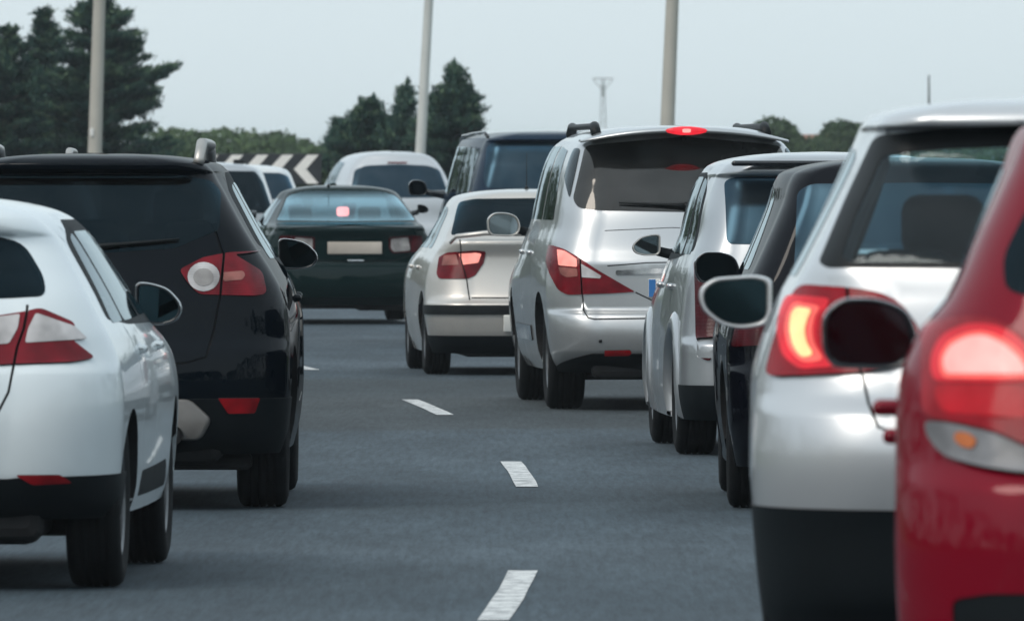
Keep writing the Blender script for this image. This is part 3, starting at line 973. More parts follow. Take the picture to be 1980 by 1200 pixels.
# ------------------------------------------------------------------ cars
def band(c, name, z0, z1, mat, amax, off=.004, depth=.012, label=None):
    """strip of the skin round the tail between two heights; z0, z1 functions of |a|"""
    A = np.linspace(-amax, amax, 61)
    lo = [(float(a), c.b.v_of_z(z0(abs(a)))) for a in A]; hi = [(float(a), c.b.v_of_z(z1(abs(a)))) for a in A]
    poly = lo + hi[::-1]
    c.reg.append(dict(name=name, poly=poly, mat=mat, off=off, depth=depth, label=label))
def sym(c, half):
    """half outline in photo pixels (left of the centre) -> closed symmetric outline on the tail"""
    i = [p[0] == c.cx for p in half].index(True)
    h = c.P(half[i + 1:] + half[:i + 1])
    h = [('R', min(p[1], 0), p[2]) for p in h]
    return h + [('R', -p[1], p[2]) for p in h[::-1] if abs(p[1]) > 1e-4]
def symc(pts):
    return [('R', -x, z) for x, z in pts] + [('R', x, z) for x, z in pts[::-1] if x > 1e-4]
def mirror_px(c, x0, x1, y0, y1, ym, side, mat, rimmat=None, shape='round', yaw=13, both=True, label=None, tilt=3, arm_z=-.05, glassmat='mirror_dark'):
    k = F / (c.d + ym); zc = CAMZ - ((y0 + y1) / 2 - HOR) / k - c.gz
    X0 = (c.cx - 990) / F * c.d - ym * c.psi
    xs = [((x - 990) / k - X0) * side for x in (x0, x1)]
    lo, hi = min(xs), max(xs)
    add_mirror(c.root, side, lo, ym, zc, hi - lo, (y1 - y0) / k, mat, rimmat or mat, shape, arm_z, label, yaw, tilt, glassmat)
    if both: add_mirror(c.root, -side, lo, ym, zc, hi - lo, (y1 - y0) / k, mat, rimmat or mat, shape, arm_z, label, yaw, tilt, glassmat)

QUEUE = 'cars queueing in the traffic jam'

# --- white hatchback, near left
c = Car('hatchback_car', 'pearl white hatchback cut off by the left edge, nearest car on the left', -235, 42.4, -.0326, 1.465, .905, 4.3, 1.0, 'paint_pearl', zb=.27,
        yr=[(.27, .16), (.34, .06), (.44, .01), (.60, 0), (.80, .02), (.86, .06), (1.0, .10), (1.08, .14), (1.20, .26), (1.30, .34), (1.335, .30), (1.375, .29)],
        w=[(.27, .86), (.36, .885), (.5, .895), (.68, .905), (.82, .895), (.93, .865), (1.02, .82), (1.08, .79), (1.2, .725), (1.3, .665), (1.37, .60)], hood=.95, group=QUEUE,
        over=dict(rx=[(.27, .40), (.8, .36), (1.08, .26), (1.46, .22)], ry=[(.27, .40), (.8, .36), (1.08, .30), (1.46, .25)]))
c.arches(.78, 3.42, .345)
band(c, 'lower_bumper', lambda a: .27, lambda a: .435 if a < .30 else (.42 if a < .6 else .425 + .02 * min(1, (a - .6))), 'matte_plastic', 1.12)
c.add('rear_window', symc([(0, 1.335), (.3, 1.33), (.50, 1.29), (.585, 1.16), (.60, 1.09), (.3, 1.075), (0, 1.07)]), 'glass_dark', r=.06, both=False)
L = [('R', .25, .99), ('R', .52, 1.03), ('R', .58, 1.045), ('R', .70, .99), ('S', .20, .925), ('S', .25, .86), ('R', .70, .845), ('R', .25, .825)]
c.add('tail_light', L, 'red_lens', off=.010, depth=.02, r=.02, side=1, id='tl')
c.add('reversing_lens', [('R', .30, .995), ('R', .51, 1.022), ('R', .50, .97), ('R', .47, .915), ('R', .30, .905)], 'white_lens', off=.013, depth=.004, r=.01, side=1, parent='tl')
c.add('reversing_lens', [('R', .565, 1.025), ('R', .70, .975), ('R', .745, .93), ('R', .53, .918), ('R', .54, .97)], 'white_lens', off=.013, depth=.004, r=.01, side=1, parent='tl')
c.gap([('R', .535, 1.06), ('R', .525, .97), ('R', .50, .90), ('R', .49, .83), ('R', .475, .74), ('R', .44, .67), ('R', .36, .63), ('R', .0, .615)], .010)
c.add('bumper_reflector', [('R', .50, .435), ('R', .66, .435), ('R', .70, .405), ('R', .56, .400)], 'reflector_red', off=.008, r=.01)
c.side_windows([(.70, 1.05, .86, 1.0), (1.10, 1.95, 1.05, 1.78), (2.02, 3.05, 1.84, 2.5)], zlo=1.0,
               frame_poly=[('S', .62, 1.0), ('S', 1.2, .975), ('S', 3.2, .96), ('S', 2.5, 1.365), ('S', 1.0, 1.37), ('S', .75, 1.28)], slope=-.01)
c.add('sill_insert', [('S', 1.25, .325), ('S', 2.85, .325), ('S', 2.75, .43), ('S', 1.32, .42)], 'matte_plastic', off=.002, depth=.006, r=.05)
c.gap([('S', 1.98, 1.33), ('S', 1.99, .98), ('S', 1.97, .35)], .008); c.gap([('S', 1.05, .96), ('S', 1.25, .75), ('S', 1.28, .4)], .008)
c.windscreen(); c.seats(); c.finish(); c.wheels(.325, .205, .03); c.underbody(.19)
c.handles([1.35, 2.35], .88)
mirror_px(c, 262, 352, 546, 628, 2.9, 1, 'paint_pearl', 'gloss_black', 'tear')
c.box_on_tail('number_plate', 0, .78, .52, .11, .012, 'plate_white', .004)

# --- black SUV behind it
c = Car('suv_car', 'black SUV with silver roof rails and a round white reversing lamp', 166, 52.7, .001, 1.64, .955, 4.44, 1.12, 'paint_black', zb=.26, 
        yr=[(.26, .18), (.33, .08), (.45, .03), (.58, 0), (.72, .01), (.80, .07), (1.0, .09), (1.2, .13), (1.30, .17), (1.48, .30), (1.54, .33), (1.56, .27), (1.585, .26)],
        w=[(.26, .91), (.4, .94), (.6, .955), (.85, .955), (1.0, .925), (1.12, .865), (1.19, .82), (1.28, .765), (1.4, .70), (1.5, .645), (1.585, .585)], group=QUEUE,
        over=dict(rx=[(.26, .30), (1.1, .28), (1.3, .2), (1.64, .15)], ry=[(.26, .32), (1.1, .30), (1.3, .22), (1.64, .2)]))
c.arches(.85, 3.54, .39, .36)
band(c, 'lower_bumper', lambda a: .26, lambda a: .515, 'matte_plastic', 1.14)
c.add('rear_window', symc([(0, 1.545), (.4, 1.54), (.56, 1.51), (.605, 1.46), (.605, 1.285), (.40, 1.20), (0, 1.175)]), 'glass_dark', r=.025, both=False)
c.add('tail_light', [c.px(345, 522), c.px(392, 498), c.px(440, 489), ('R', .78, 1.185), ('S', .22, 1.17), ('S', .30, 1.09), ('S', .25, .99), c.px(490, 573), c.px(382, 569), c.px(362, 548)], 'red_lens', off=.012, depth=.02, r=.025, side=1, id='tl')
circ = [c.px(392 + 31 * math.cos(t), 536 + 28 * math.sin(t)) for t in np.linspace(0, 2 * math.pi, 20, endpoint=False)]
c.add('reversing_lens', circ, 'white_lens', off=.016, depth=.006, side=1, id='rv', parent='tl')
circ = [c.px(392 + 20 * math.cos(t), 537 + 17 * math.sin(t)) for t in np.linspace(0, 2 * math.pi, 16, endpoint=False)]
c.add('reversing_lens_centre', circ, 'clear_cell', off=.018, depth=.004, side=1, parent='tl')
c.add('indicator_lens', c.P([(428, 528), (465, 526), (470, 534), (464, 543), (430, 545)]), 'pink_lens', off=.015, depth=.004, r=.01, side=1, parent='tl')
c.gap([c.px(415, 447), c.px(430, 492), c.px(425, 570), c.px(412, 640), c.px(398, 690), c.px(360, 702), ('R', 0, .66)], .011)
c.add('bumper_reflector', c.P([(420, 769), (500, 769), (490, 798), (440, 799)]), 'reflector_red', off=.009, r=.008)
c.side_windows([(.75, 1.1, .9, 1.08), (1.18, 2.05, 1.15, 1.9), (2.12, 3.1, 1.97, 2.65)], zlo=1.15,
               frame_poly=[('S', .62, 1.22), ('S', 1.3, 1.12), ('S', 3.3, 1.08), ('S', 2.7, 1.545), ('S', 1.0, 1.55), ('S', .72, 1.46)])
c.gap([('S', 2.08, 1.5), ('S', 2.09, 1.1), ('S', 2.07, .4)], .008); c.gap([('S', 1.1, 1.1), ('S', 1.32, .85), ('S', 1.34, .42)], .008)
c.windscreen(); c.seats(); c.finish(); c.wheels(.355, .235, .01); c.underbody(.22)
c.handles([1.45, 2.5], .96)
c.rails(.505, .42, 2.7, 1.615, .075, 'brushed_silver', .021)
c.add_plate = c.box_on_tail('number_plate', 0, .86, .52, .11, .012, 'plate_white', .004)
dp = fillet([(-.575, .42), (-.525, .325), (.525, .325), (.575, .42), (.475, .515), (-.475, .515)], .03, 4)
V = []; nd = len(dp)
for sc, yy in ((.90, .005), (.97, .010), (1.0, .03), (1.0, .16)):
    for (x, z) in dp: V.append((x * (1 - (1 - sc) * .35), yy + .05 * abs(x), .42 + (z - .42) * sc))
Fc = [(i * nd + k, i * nd + (k + 1) % nd, (i + 1) * nd + (k + 1) % nd, (i + 1) * nd + k) for i in range(3) for k in range(nd)] + [tuple(range(nd))[::-1]]
mesh_obj('diffuser', V, Fc, 'diffuser_grey', c.root, True)
for sx in (-1, 1):
    V, Fc = tube([(sx * .40, -.02, .345), (sx * .40, .25, .345)], [.048, .045], 18, cap=False); V2, F2 = tube([(sx * .40, -.01, .345), (sx * .40, .25, .345)], .04, 18)
    mesh_obj('exhaust_pipe', V, Fc, 'chrome', c.root, True); mesh_obj('exhaust_bore', V2, F2, 'seam', c.root, True)
V, Fc = merge(tube([(.62, .45, .32), (.62, .45, .18)], .012), rbox(.5, .6, .22, .5, .4, .08, .03)); mesh_obj('suspension_link', V, Fc, 'underbody', c.root)
c.wiper(0, 1.20, .42, 1.235)
mirror_px(c, 538, 615, 461, 521, 2.9, 1, 'gloss_black', None, 'tear', both=True)

# --- car beyond the black SUV: only its roof shows
c = Car('estate_car', 'dark grey car of which only the railed roof shows above the black SUV', -60, 66, .03, 1.64, .9, 4.4, 1.05, 'paint_graphite', zb=.2, group=QUEUE)
c.arches(.8, 3.4, .35); c.add('rear_window', symc([(0, 1.48), (.5, 1.46), (.58, 1.12), (0, 1.1)]), 'glass_dark', r=.05, both=False)
c.add('tail_light', [('R', .5, .98), ('R', .8, .98), ('R', .8, .8), ('R', .5, .8)], 'red_lens', off=.01, r=.02)
c.side_windows([(1.1, 2.0, 1.05, 1.9), (2.1, 3.1, 1.97, 2.6)]); c.windscreen(); c.finish(); c.wheels(); c.underbody()
c.rails(.56, .5, 2.8, 1.615, .065, 'brushed_silver', .018)

# --- dark green saloon in the middle
c = Car('saloon_car', 'dark green saloon with a blank beige number plate and lit high brake lamp', 681, 118.3, .094, 1.43, .90, 4.65, .95, 'paint_green', zb=.2,
        yr=[(.2, .14), (.3, .04), (.45, 0), (.58, .01), (.62, .05), (.85, .04), (.98, .0), (1.01, .08), (1.03, .42), (1.05, .58), (1.2, .90), (1.35, 1.30)], hood=.93,
        w=[(.2, .85), (.35, .89), (.6, .90), (.8, .89), (.92, .85), (1.0, .82), (1.05, .79), (1.15, .735), (1.25, .67), (1.35, .60)], group=QUEUE,
        over=dict(kr=[(.2, .05), (.9, .05), (1.0, .07), (1.43, .06)], rx=[(.2, .3), (.95, .28), (1.03, .16), (1.43, .16)], ry=[(.2, .34), (.95, .30), (1.03, .16), (1.43, .2)]), ytf=2.15)
c.arches(1.05, 3.75, .345)
c.add('rear_window', symc([(0, 1.37), (.40, 1.365), (.565, 1.31), (.69, 1.10), (.715, 1.065), (0, 1.055)]), 'glass_sky', r=.04, both=False)
c.add('tail_light', c.P([(752, 458), (800, 455), (818, 456), (818, 486), (760, 490), (752, 480)]), 'deep_red_lens', off=.01, r=.02, id='tl', side=1)
c.add('reversing_lens', c.P([(756, 461), (790, 458), (794, 484), (762, 487), (756, 480)]), 'clear_cell', off=.014, depth=.004, r=.015, parent='tl', side=1)
c.gap([('R', 0, 1.015), ('R', .62, .985), ('R', .60, .70), ('R', .45, .66), ('R', 0, .65)], .012)
c.side_windows([(1.15, 1.45, 1.35, 1.5), (1.52, 2.3, 1.55, 2.15), (2.38, 3.25, 2.2, 2.7)], zlo=.96, mat='glass_mid')
c.windscreen('glass_clear'); c.seats(z=.92); c.finish(); c.wheels(.315, .205); c.underbody(.16)
c.box_on_tail('number_plate', .03, .785, .56, .125, .015, 'plate_beige', .006)
c.box_on_tail('boot_badge', .04, .655 + .0, .17, .018, .012, 'chrome', .005)
V, Fc = rbox(.0, 1.22, 1.155, .13, .06, .10, .03); mesh_obj('high_brake_light', V, Fc, 'lit_strong', c.root, True)
c.antenna(-.13, 1.45, 1.41, .30, .1)
mirror_px(c, 808, 830, 395, 412, 3.0, 1, 'gloss_black', None, 'tear')

# --- beige-silver hatchback
c = Car('compact_car', 'champagne silver hatchback with a dark bumper strip and a lip on its tailgate', 1039, 88.3, .062, 1.43, .865, 4.15, .95, 'paint_champagne', zb=.17,
        yr=[(.17, .14), (.24, .05), (.35, 0), (.50, -.02), (.54, -.02), (.575, .03), (.62, .06), (.9, .10), (1.02, .08), (1.05, .16), (1.2, .30), (1.34, .46), (1.36, .48)],
        w=[(.17, .80), (.3, .84), (.5, .865), (.7, .86), (.85, .835), (.95, .79), (1.02, .745), (1.1, .71), (1.2, .66), (1.36, .57)], group=QUEUE,
        over=dict(rx=[(.17, .34), (.9, .32), (1.05, .2), (1.43, .2)], ry=[(.17, .34), (.9, .32), (1.05, .22), (1.43, .22)]))
c.arches(.78, 3.29, .335, .31)
band(c, 'lower_bumper', lambda a: .17, lambda a: .305, 'matte_plastic', 1.1)
band(c, 'bumper_strip', lambda a: .468, lambda a: .538, 'black_plastic', .98, off=.018, depth=.03)
c.add('rear_window', symc([(0, 1.355), (.45, 1.35), (.565, 1.325), (.635, 1.10), (.64, 1.075), (0, 1.065)]), 'glass_dark', r=.035, both=False)
c.add('tail_light', c.P([(848, 530), (853, 498), (868, 488), (920, 484), (940, 486), (936, 508), (920, 532), (905, 539), (852, 539)]), 'red_lens', off=.010, depth=.015, r=.015, id='tl')
c.add('reversing_lens', c.P([(889, 490), (922, 488), (932, 490), (926, 508), (895, 512)]), 'lit_pink', off=.013, depth=.004, r=.01, parent='tl', label='glowing pink white lens')
c.add('indicator_lens', c.P([(862, 494), (885, 491), (889, 512), (858, 514)]), 'pink_lens', off=.013, depth=.004, r=.01, parent='tl')
c.gap([c.px(890, 462), c.px(893, 500), c.px(903, 540), c.px(909, 580)], .010)
c.gap([('R', -.5, .595), ('R', 0, .593), ('R', .5, .595)], .010, both=False)
c.side_windows([(.85, 1.15, 1.0, 1.15), (1.25, 1.95, 1.2, 1.8), (2.03, 2.95, 1.87, 2.4)], zlo=.97)
c.windscreen(); c.seats(z=.96); c.finish(); c.wheels(.305, .20, .02); c.underbody(.14)
c.box_on_tail('number_plate', 0, .40, .52, .13, .015, 'plate_white', .006)
V, Fc = tube([(-.66, .12, 1.015), (-.62, .04, 1.065), (-.4, .01, 1.09), (0, 0, 1.10), (.4, .01, 1.09), (.62, .04, 1.065), (.66, .12, 1.015)], [.012, .018, .02, .02, .02, .018, .012], 8)
mesh_obj('tailgate_lip', V, Fc, 'paint_champagne', c.root, True)
c.handles([1.35, 2.3], .82)
c.antenna(-.02, 1.0, 1.42, .28, .1)

# --- silver people carrier in the centre
c = Car('people_carrier', 'large silver people carrier with arrow shaped red tail lamps and a broad dark tailgate window', 1333, 75.0, .057, 1.865, .955, 5.1, 1.22, 'paint_silver', zb=.25,
        yr=[(.25, .24), (.32, .10), (.40, .02), (.52, .0), (.62, .02), (.665, .10), (.85, .10), (.95, .10), (1.05, .14), (1.28, .20), (1.5, .32), (1.72, .455), (1.765, .475), (1.80, .50)],
        w=[(.25, .86), (.35, .91), (.5, .935), (.75, .955), (.95, .945), (1.08, .92), (1.2, .88), (1.35, .85), (1.5, .82), (1.65, .775), (1.74, .72), (1.80, .62)], group=QUEUE,
        over=dict(rx=[(.25, .32), (.7, .30), (1.3, .26), (1.86, .22)], ry=[(.25, .36), (.7, .34), (1.3, .30), (1.86, .26)], kr=[(.25, .05), (1.2, .05), (1.86, .06)]))
c.arches(.95, 3.95, .40, .37)
band(c, 'lower_bumper', lambda a: .25, lambda a: .375 if a < .66 else max(.27, .375 - .3 * (a - .66)), 'matte_plastic', .98)
c.add('rear_window', sym(c, [(1135, 283), (1170, 278), (1333, 264), (1333, 410), (1160, 407), (1120, 402), (1111, 385)]), 'glass_smoke', r=.03, both=False)
c.add('quarter_window', [c.px(1104, 290), c.px(1127, 285), c.px(1105, 385), c.px(1098, 350)], 'glass_side', r=.03)
c.add('tail_light', c.P([(1062, 478), (1072, 474), (1095, 482), (1120, 498), (1160, 524), (1229, 564), (1180, 567), (1100, 570), (1084, 560), (1070, 530), (1062, 500)]), 'red_lens', off=.012, depth=.02, r=.02, id='tl')
c.add('brake_lens', c.P([(1084, 483), (1098, 487), (1118, 502), (1119, 516), (1086, 513)]), 'lit_pink', off=.016, depth=.004, r=.01, parent='tl', label='glowing brake lens')
c.add('indicator_lens', c.P([(1086, 516), (1119, 519), (1120, 534), (1100, 536), (1090, 530)]), 'pink_lens', off=.016, depth=.004, r=.01, parent='tl')
c.add('reversing_lens', c.P([(1126, 510), (1164, 533), (1162, 538), (1127, 536)]), 'white_lens', off=.016, depth=.004, r=.006, parent='tl')
c.gap([c.px(1124, 500), c.px(1127, 560), c.px(1130, 600), c.px(1138, 614), c.px(1150, 617), ('R', -.2, .605), ('R', 0, .605)], .010)
c.gap([c.px(1229, 565), c.px(1262, 581), c.px(1300, 590), ('R', 0, .69)], .009)
c.gap([c.px(1175, 514), c.px(1250, 508), ('R', 0, .97)], .008)
c.gap([c.px(1170, 446), c.px(1300, 440), ('R', 0, 1.19)], .005)
c.add('chrome_strip', [('R', -.47, .915), ('R', 0, .935), ('R', .47, .915), ('R', .47, .885), ('R', 0, .90), ('R', -.47, .885)], 'chrome', off=.012, depth=.02, r=.01, both=False)
c.add('bumper_reflector', c.P([(1170, 677), (1218, 676), (1222, 681), (1217, 686), (1170, 687)]), 'reflector_red', off=.008, r=.005)
c.gap([('S', .42, .62), ('R', -.86, .64), ('R', -.75, .655)], .009) if False else None
c.side_windows([(.75, 1.45, 1.0, 1.5), (1.55, 2.45, 1.6, 2.4), (2.53, 3.55, 2.47, 3.1)], zlo=1.24, frame=True)
c.add('door_cladding', [('S', 1.62, .44), ('S', 3.3, .44), ('S', 3.3, .54), ('S', 1.62, .54)], 'chrome', off=.010, r=.02)
c.gap([('S', 2.49, 1.2), ('S', 2.5, .35)], .008); c.gap([('S', 1.45, 1.2), ('S', 1.5, .8), ('S', 1.5, .35)], .008)
c.windscreen(); c.seats(z=1.2); c.finish(); c.wheels(.36, .245, .0); c.underbody(.21)
pl = c.box_on_tail('number_plate', 0, .80, .52, .12, .015, 'plate_white', .006)
V, Fc = rbox(-.236, -.006, 0, .045, .008, .114, .002); mesh_obj('plate_band', V, Fc, 'plate_blue', pl)
c.box_on_tail('parking_sensor', -.575, .455, .022, .022, .012, 'black_plastic', .01); c.box_on_tail('parking_sensor', .575, .455, .022, .022, .012, 'black_plastic', .01)
p = (0, .30, 1.842)
V, Fc = [], []
n = 24
sec = [(.56, .012), (.42, .020), (.30, .016), (.262, .004), (.258, -.012), (.275, -.022), (.40, -.016), (.56, -.012)]
for i in range(n + 1):
    x = -.68 + 1.36 * i / n; q = abs(x / .68)
    zc = 1.832 - .075 * q ** 2.2; dy = .12 * q ** 3
    for (yy, dz) in sec: V.append((x, yy + dy, zc + dz * (1 - .5 * q ** 4)))
m = len(sec)
Fc = [(i * m + k, i * m + (k + 1) % m, (i + 1) * m + (k + 1) % m, (i + 1) * m + k) for i in range(n) for k in range(m)] + [tuple(range(m))[::-1], tuple(n * m + k for k in range(m))]
mesh_obj('roof_spoiler', V, Fc, 'paint_silver', c.root, True)
lx = [-.145, -.12, -.08, -.03, .03, .08, .12, .145]
V, Fc = tube([(x, .268, 1.824) for x in lx], [.004, .014, .023, .028, .028, .023, .014, .004], 12); mesh_obj('high_brake_light', V, Fc, 'lit_red', c.root, True)
V, Fc = tube([(x * .5, .258, 1.824) for x in lx], [.003, .010, .016, .020, .020, .016, .010, .003], 12); mesh_obj('lamp_core', V, Fc, 'lit_rose', c.root, True)
c.wiper(0, 1.325, -.44, 1.345)
c.handles([1.75, 2.8], 1.02)
for sx in (-1, 1):
    for y0, y1 in ((.75, 3.4),):
        n = 16; P = []
        for k in range(n + 1):
            t = k / n; e = math.sin(min(1, min(t, 1 - t) / .07) * math.pi / 2)
            P.append((sx * .56, y0 + (y1 - y0) * t, 1.81 + .045 * e))
        V, Fc = tube(P, [.035 if i in (0, 1, n - 1, n) else .022 for i in range(n + 1)], 10)
        mesh_obj('roof_rail', V, Fc, 'black_plastic', c.root, True)
mirror_px(c, 941, 1007, 411, 457, 3.7, -1, 'paint_silver', 'brushed_silver', 'round', glassmat='mirror_bright')
c.box_on_tail('antenna_foot', 0, 1.775, .03, .03, .03, 'black_plastic', .01)

# --- silver car with flared arches
c = Car('crossover_car', 'silver hatchback with flared wheel arches, left side showing beside the people carrier', 1623, 62.8, .041, 1.665, .885, 4.2, 1.10, 'paint_grey_silver', zb=.2,
        yr=[(.2, .12), (.28, .04), (.4, 0), (.6, 0), (.66, .07), (.9, .10), (1.15, .16), (1.35, .24), (1.52, .34), (1.545, .24), (1.59, .25)],
        w=[(.2, .86), (.4, .885), (.6, .885), (.8, .87), (.98, .85), (1.1, .81), (1.2, .775), (1.35, .74), (1.5, .69), (1.59, .63)], group=QUEUE,
        over=dict(rx=[(.2, .2), (1.1, .2), (1.66, .16)], ry=[(.2, .3), (1.1, .28), (1.66, .24)], kr=[(.2, .03), (1.66, .06)]))
c.arches(.82, 3.42, .36, .34)
band(c, 'lower_bumper', lambda a: .2, lambda a: .39, 'matte_plastic', 1.14)
c.add('rear_window', symc([(0, 1.53), (.55, 1.525), (.60, 1.50), (.60, 1.16), (0, 1.15)]), 'glass_blue', r=.035, both=False)
c.add('tail_light', [('R', .60, .95), ('R', .70, 1.10), ('R', .765, 1.06), ('R', .765, .55), ('R', .70, .52), ('R', .62, .75)], 'deep_red_lens', off=.012, r=.02)
c.add('bumper_panel', [('R', -.77, .64), ('R', -.60, .65), ('R', -.60, .54), ('R', -.77, .54)], 'paint_grey_silver', off=-.002, depth=.008, r=.02)
c.side_windows([(.60, .92, .80, .98), (1.0, 1.85, 1.05, 1.75), (1.93, 2.95, 1.82, 2.4)], zlo=1.10, frame_poly=[('S', .52, 1.12), ('S', 1.2, 1.075), ('S', 3.15, 1.04), ('S', 2.45, 1.545), ('S', .95, 1.55), ('S', .70, 1.44)])
c.gap([('S', 1.9, 1.05), ('S', 1.9, .35)], .008); c.gap([('S', .95, 1.05), ('S', 1.2, .8), ('S', 1.22, .35)], .008)
c.windscreen(); c.seats(z=1.05); c.finish(); c.wheels(.33, .22, .0); c.underbody(.17)
# flared arch lips
for y0 in (c.ya, c.yf):
    for side in (-1, 1):
        V = []; n = 22
        for k in range(n + 1):
            a = -.10 * math.pi + 1.20 * math.pi * k / n
            for rr, xo in ((.352, -.03), (.356, .020), (.40, .022), (.44, .008), (.455, -.02)):
                y = y0 + rr * math.cos(a); z = .34 + rr * math.sin(a)
                z = max(z, .2)
                aa, vv = c.b.conv(('S', y, z), side)
                q = c.b.M(np.array([aa]), np.array([vv]))[0]
                V.append((q[0] + side * xo, max(y, q[1]), z))
        Fc = [(i * 5 + k, i * 5 + k + 1, (i + 1) * 5 + k + 1, (i + 1) * 5 + k) for i in range(n) for k in range(4)]
        mesh_obj('arch_flare', V, Fc, 'paint_grey_silver', c.root, True)
c.handles([1.15, 2.2], .92)
c.wiper(.0, 1.36, -.42, 1.33) if False else None
V, Fc = rbox(0, .22, 1.60, 1.15, .12, .03, .012); mesh_obj('roof_spoiler', V, Fc, 'gloss_black', c.root, True)
V, Fc = rbox(-.36, .42, 1.335, .36, .05, .11, .05); mesh_obj('headrest', V, Fc, 'seat_cloth', c.root, True)
mirror_px(c, 1222, 1277, 453, 494, 2.7, -1, 'black_plastic', 'brushed_silver', 'tear', yaw=14, glassmat='mirror_bright')

# --- navy car behind the near silver one
c = Car('hatchback_car', 'dark navy car squeezed between two silver cars, only its left edge showing', 1783, 52.6, 0.0, 1.62, .915, 4.2, 1.10, 'paint_navy', zb=.2,
        yr=[(.2, .1), (.3, .02), (.45, 0), (.62, .02), (.68, .08), (1.0, .1), (1.2, .14), (1.4, .20), (1.52, .26), (1.54, .28)],
        w=[(.2, .87), (.45, .905), (.75, .915), (.9, .89), (1.02, .84), (1.1, .80), (1.25, .735), (1.4, .675), (1.54, .625)], group=QUEUE,
        over=dict(rx=[(.2, .22), (1.62, .10)], ry=[(.2, .3), (1.62, .2)]))
c.arches(.8, 3.4, .35, .33)
c.add('rear_window', symc([(0, 1.50), (.50, 1.495), (.56, 1.46), (.58, 1.10), (0, 1.08)]), 'glass_blue', r=.03, both=False)
c.add('tail_light', [('R', .68, 1.05), ('R', .8, 1.02), ('R', .86, .75), ('R', .72, .76)], 'deep_red_lens', off=.01, r=.02)
c.side_windows([(.65, .95, .85, .98), (1.05, 1.9, 1.08, 1.78), (1.98, 2.95, 1.86, 2.45)], zlo=1.10, mat='glass_mid')
c.windscreen('glass_clear'); c.seats(z=1.05); c.finish(); c.wheels(.33, .21, .01); c.underbody(.17)
c.handles([1.1, 2.15], .93, 'chrome')
c.box_on_tail('number_plate', 0, .8, .52, .11, .015, 'plate_white', .006)
mirror_px(c, 1343, 1431, 487, 548, 2.8, -1, 'gloss_black', None, 'round', yaw=14)

# --- blue van-like MPV
c = Car('people_carrier', 'tall dark blue people carrier above the champagne hatchback, further along the queue', 1095, 103.0, .088, 1.93, .93, 4.8, 1.33, 'paint_blue', zb=.22,
        yr=[(.22, .1), (.35, .02), (.5, 0), (.65, .02), (.7, .08), (1.1, .1), (1.4, .14), (1.6, .2), (1.82, .30), (1.85, .25)],
        w=[(.22, .88), (.5, .92), (.8, .93), (1.1, .92), (1.3, .885), (1.4, .86), (1.55, .825), (1.7, .785), (1.85, .73)], group=QUEUE, hood=1.1, ytf=1.6,
        over=dict(rx=[(.22, .25), (1.93, .14)], ry=[(.22, .3), (1.93, .22)]))
c.arches(.9, 3.8, .36, .34)
c.add('rear_window', symc([(0, 1.84), (.58, 1.835), (.67, 1.80), (.72, 1.5), (.70, 1.42), (0, 1.40)]), 'glass_blue', r=.05, both=False)
c.add('tail_light', [('R', -.86, 1.38), ('R', -.80, 1.38), ('R', -.78, .95), ('R', -.86, .95)], 'dim_red', off=.01, r=.02)
c.side_windows([(.55, 1.45, .65, 1.45), (1.55, 2.45, 1.55, 2.4), (2.55, 3.6, 2.5, 3.3)], zlo=1.38, mat='glass_side')
c.windscreen('glass_clear'); c.seats(z=1.25); c.finish(); c.wheels(.34, .22, .02); c.underbody(.18)
c.rails(.66, .5, 3.4, 1.895, .025, 'gloss_black', .012)
mirror_px(c, 789, 826, 348, 379, 3.9, -1, 'gloss_black', None, 'round', yaw=14)
c.box_on_tail('number_plate', 0, .85, .52, .11, .015, 'plate_white', .006)

# --- far silver car
c = Car('hatchback_car', 'pale silver car with a rounded roof, just beyond the green saloon', 776, 164.0, .15, 1.69, .92, 4.2, 1.0, 'paint_bright_silver', zb=.2, gz=gz(165),
        yr=[(.2, .1), (.35, 0), (.6, .02), (.66, .08), (1.0, .12), (1.2, .2), (1.45, .36), (1.58, .45)], group=QUEUE,
        w=[(.2, .86), (.5, .92), (.8, .915), (.98, .89), (1.1, .86), (1.25, .80), (1.4, .74), (1.52, .67), (1.58, .61)])
c.arches(.8, 3.4, .35, .33)
c.add('rear_window', symc([(0, 1.50), (.45, 1.48), (.61, 1.42), (.70, 1.1), (.67, 1.03), (0, 1.02)]), 'glass_blue', r=.05, both=False)
c.add('high_brake_light', [('R', -.14, 1.53), ('R', .14, 1.53), ('R', .14, 1.512), ('R', -.14, 1.512)], 'red_lens', off=.008, both=False)
c.add('tail_light', [('R', .62, .95), ('R', .8, .95), ('R', .8, .7), ('R', .66, .72)], 'red_lens', off=.01, r=.02)
c.side_windows([(1.1, 2.0, 1.05, 1.8), (2.08, 3.0, 1.87, 2.5)], zlo=1.03, mat='glass_side'); c.windscreen(); c.seats(z=.98); c.finish(); c.wheels(.31, .2); c.underbody()
c.antenna(0, .9, 1.66, .16, .1)

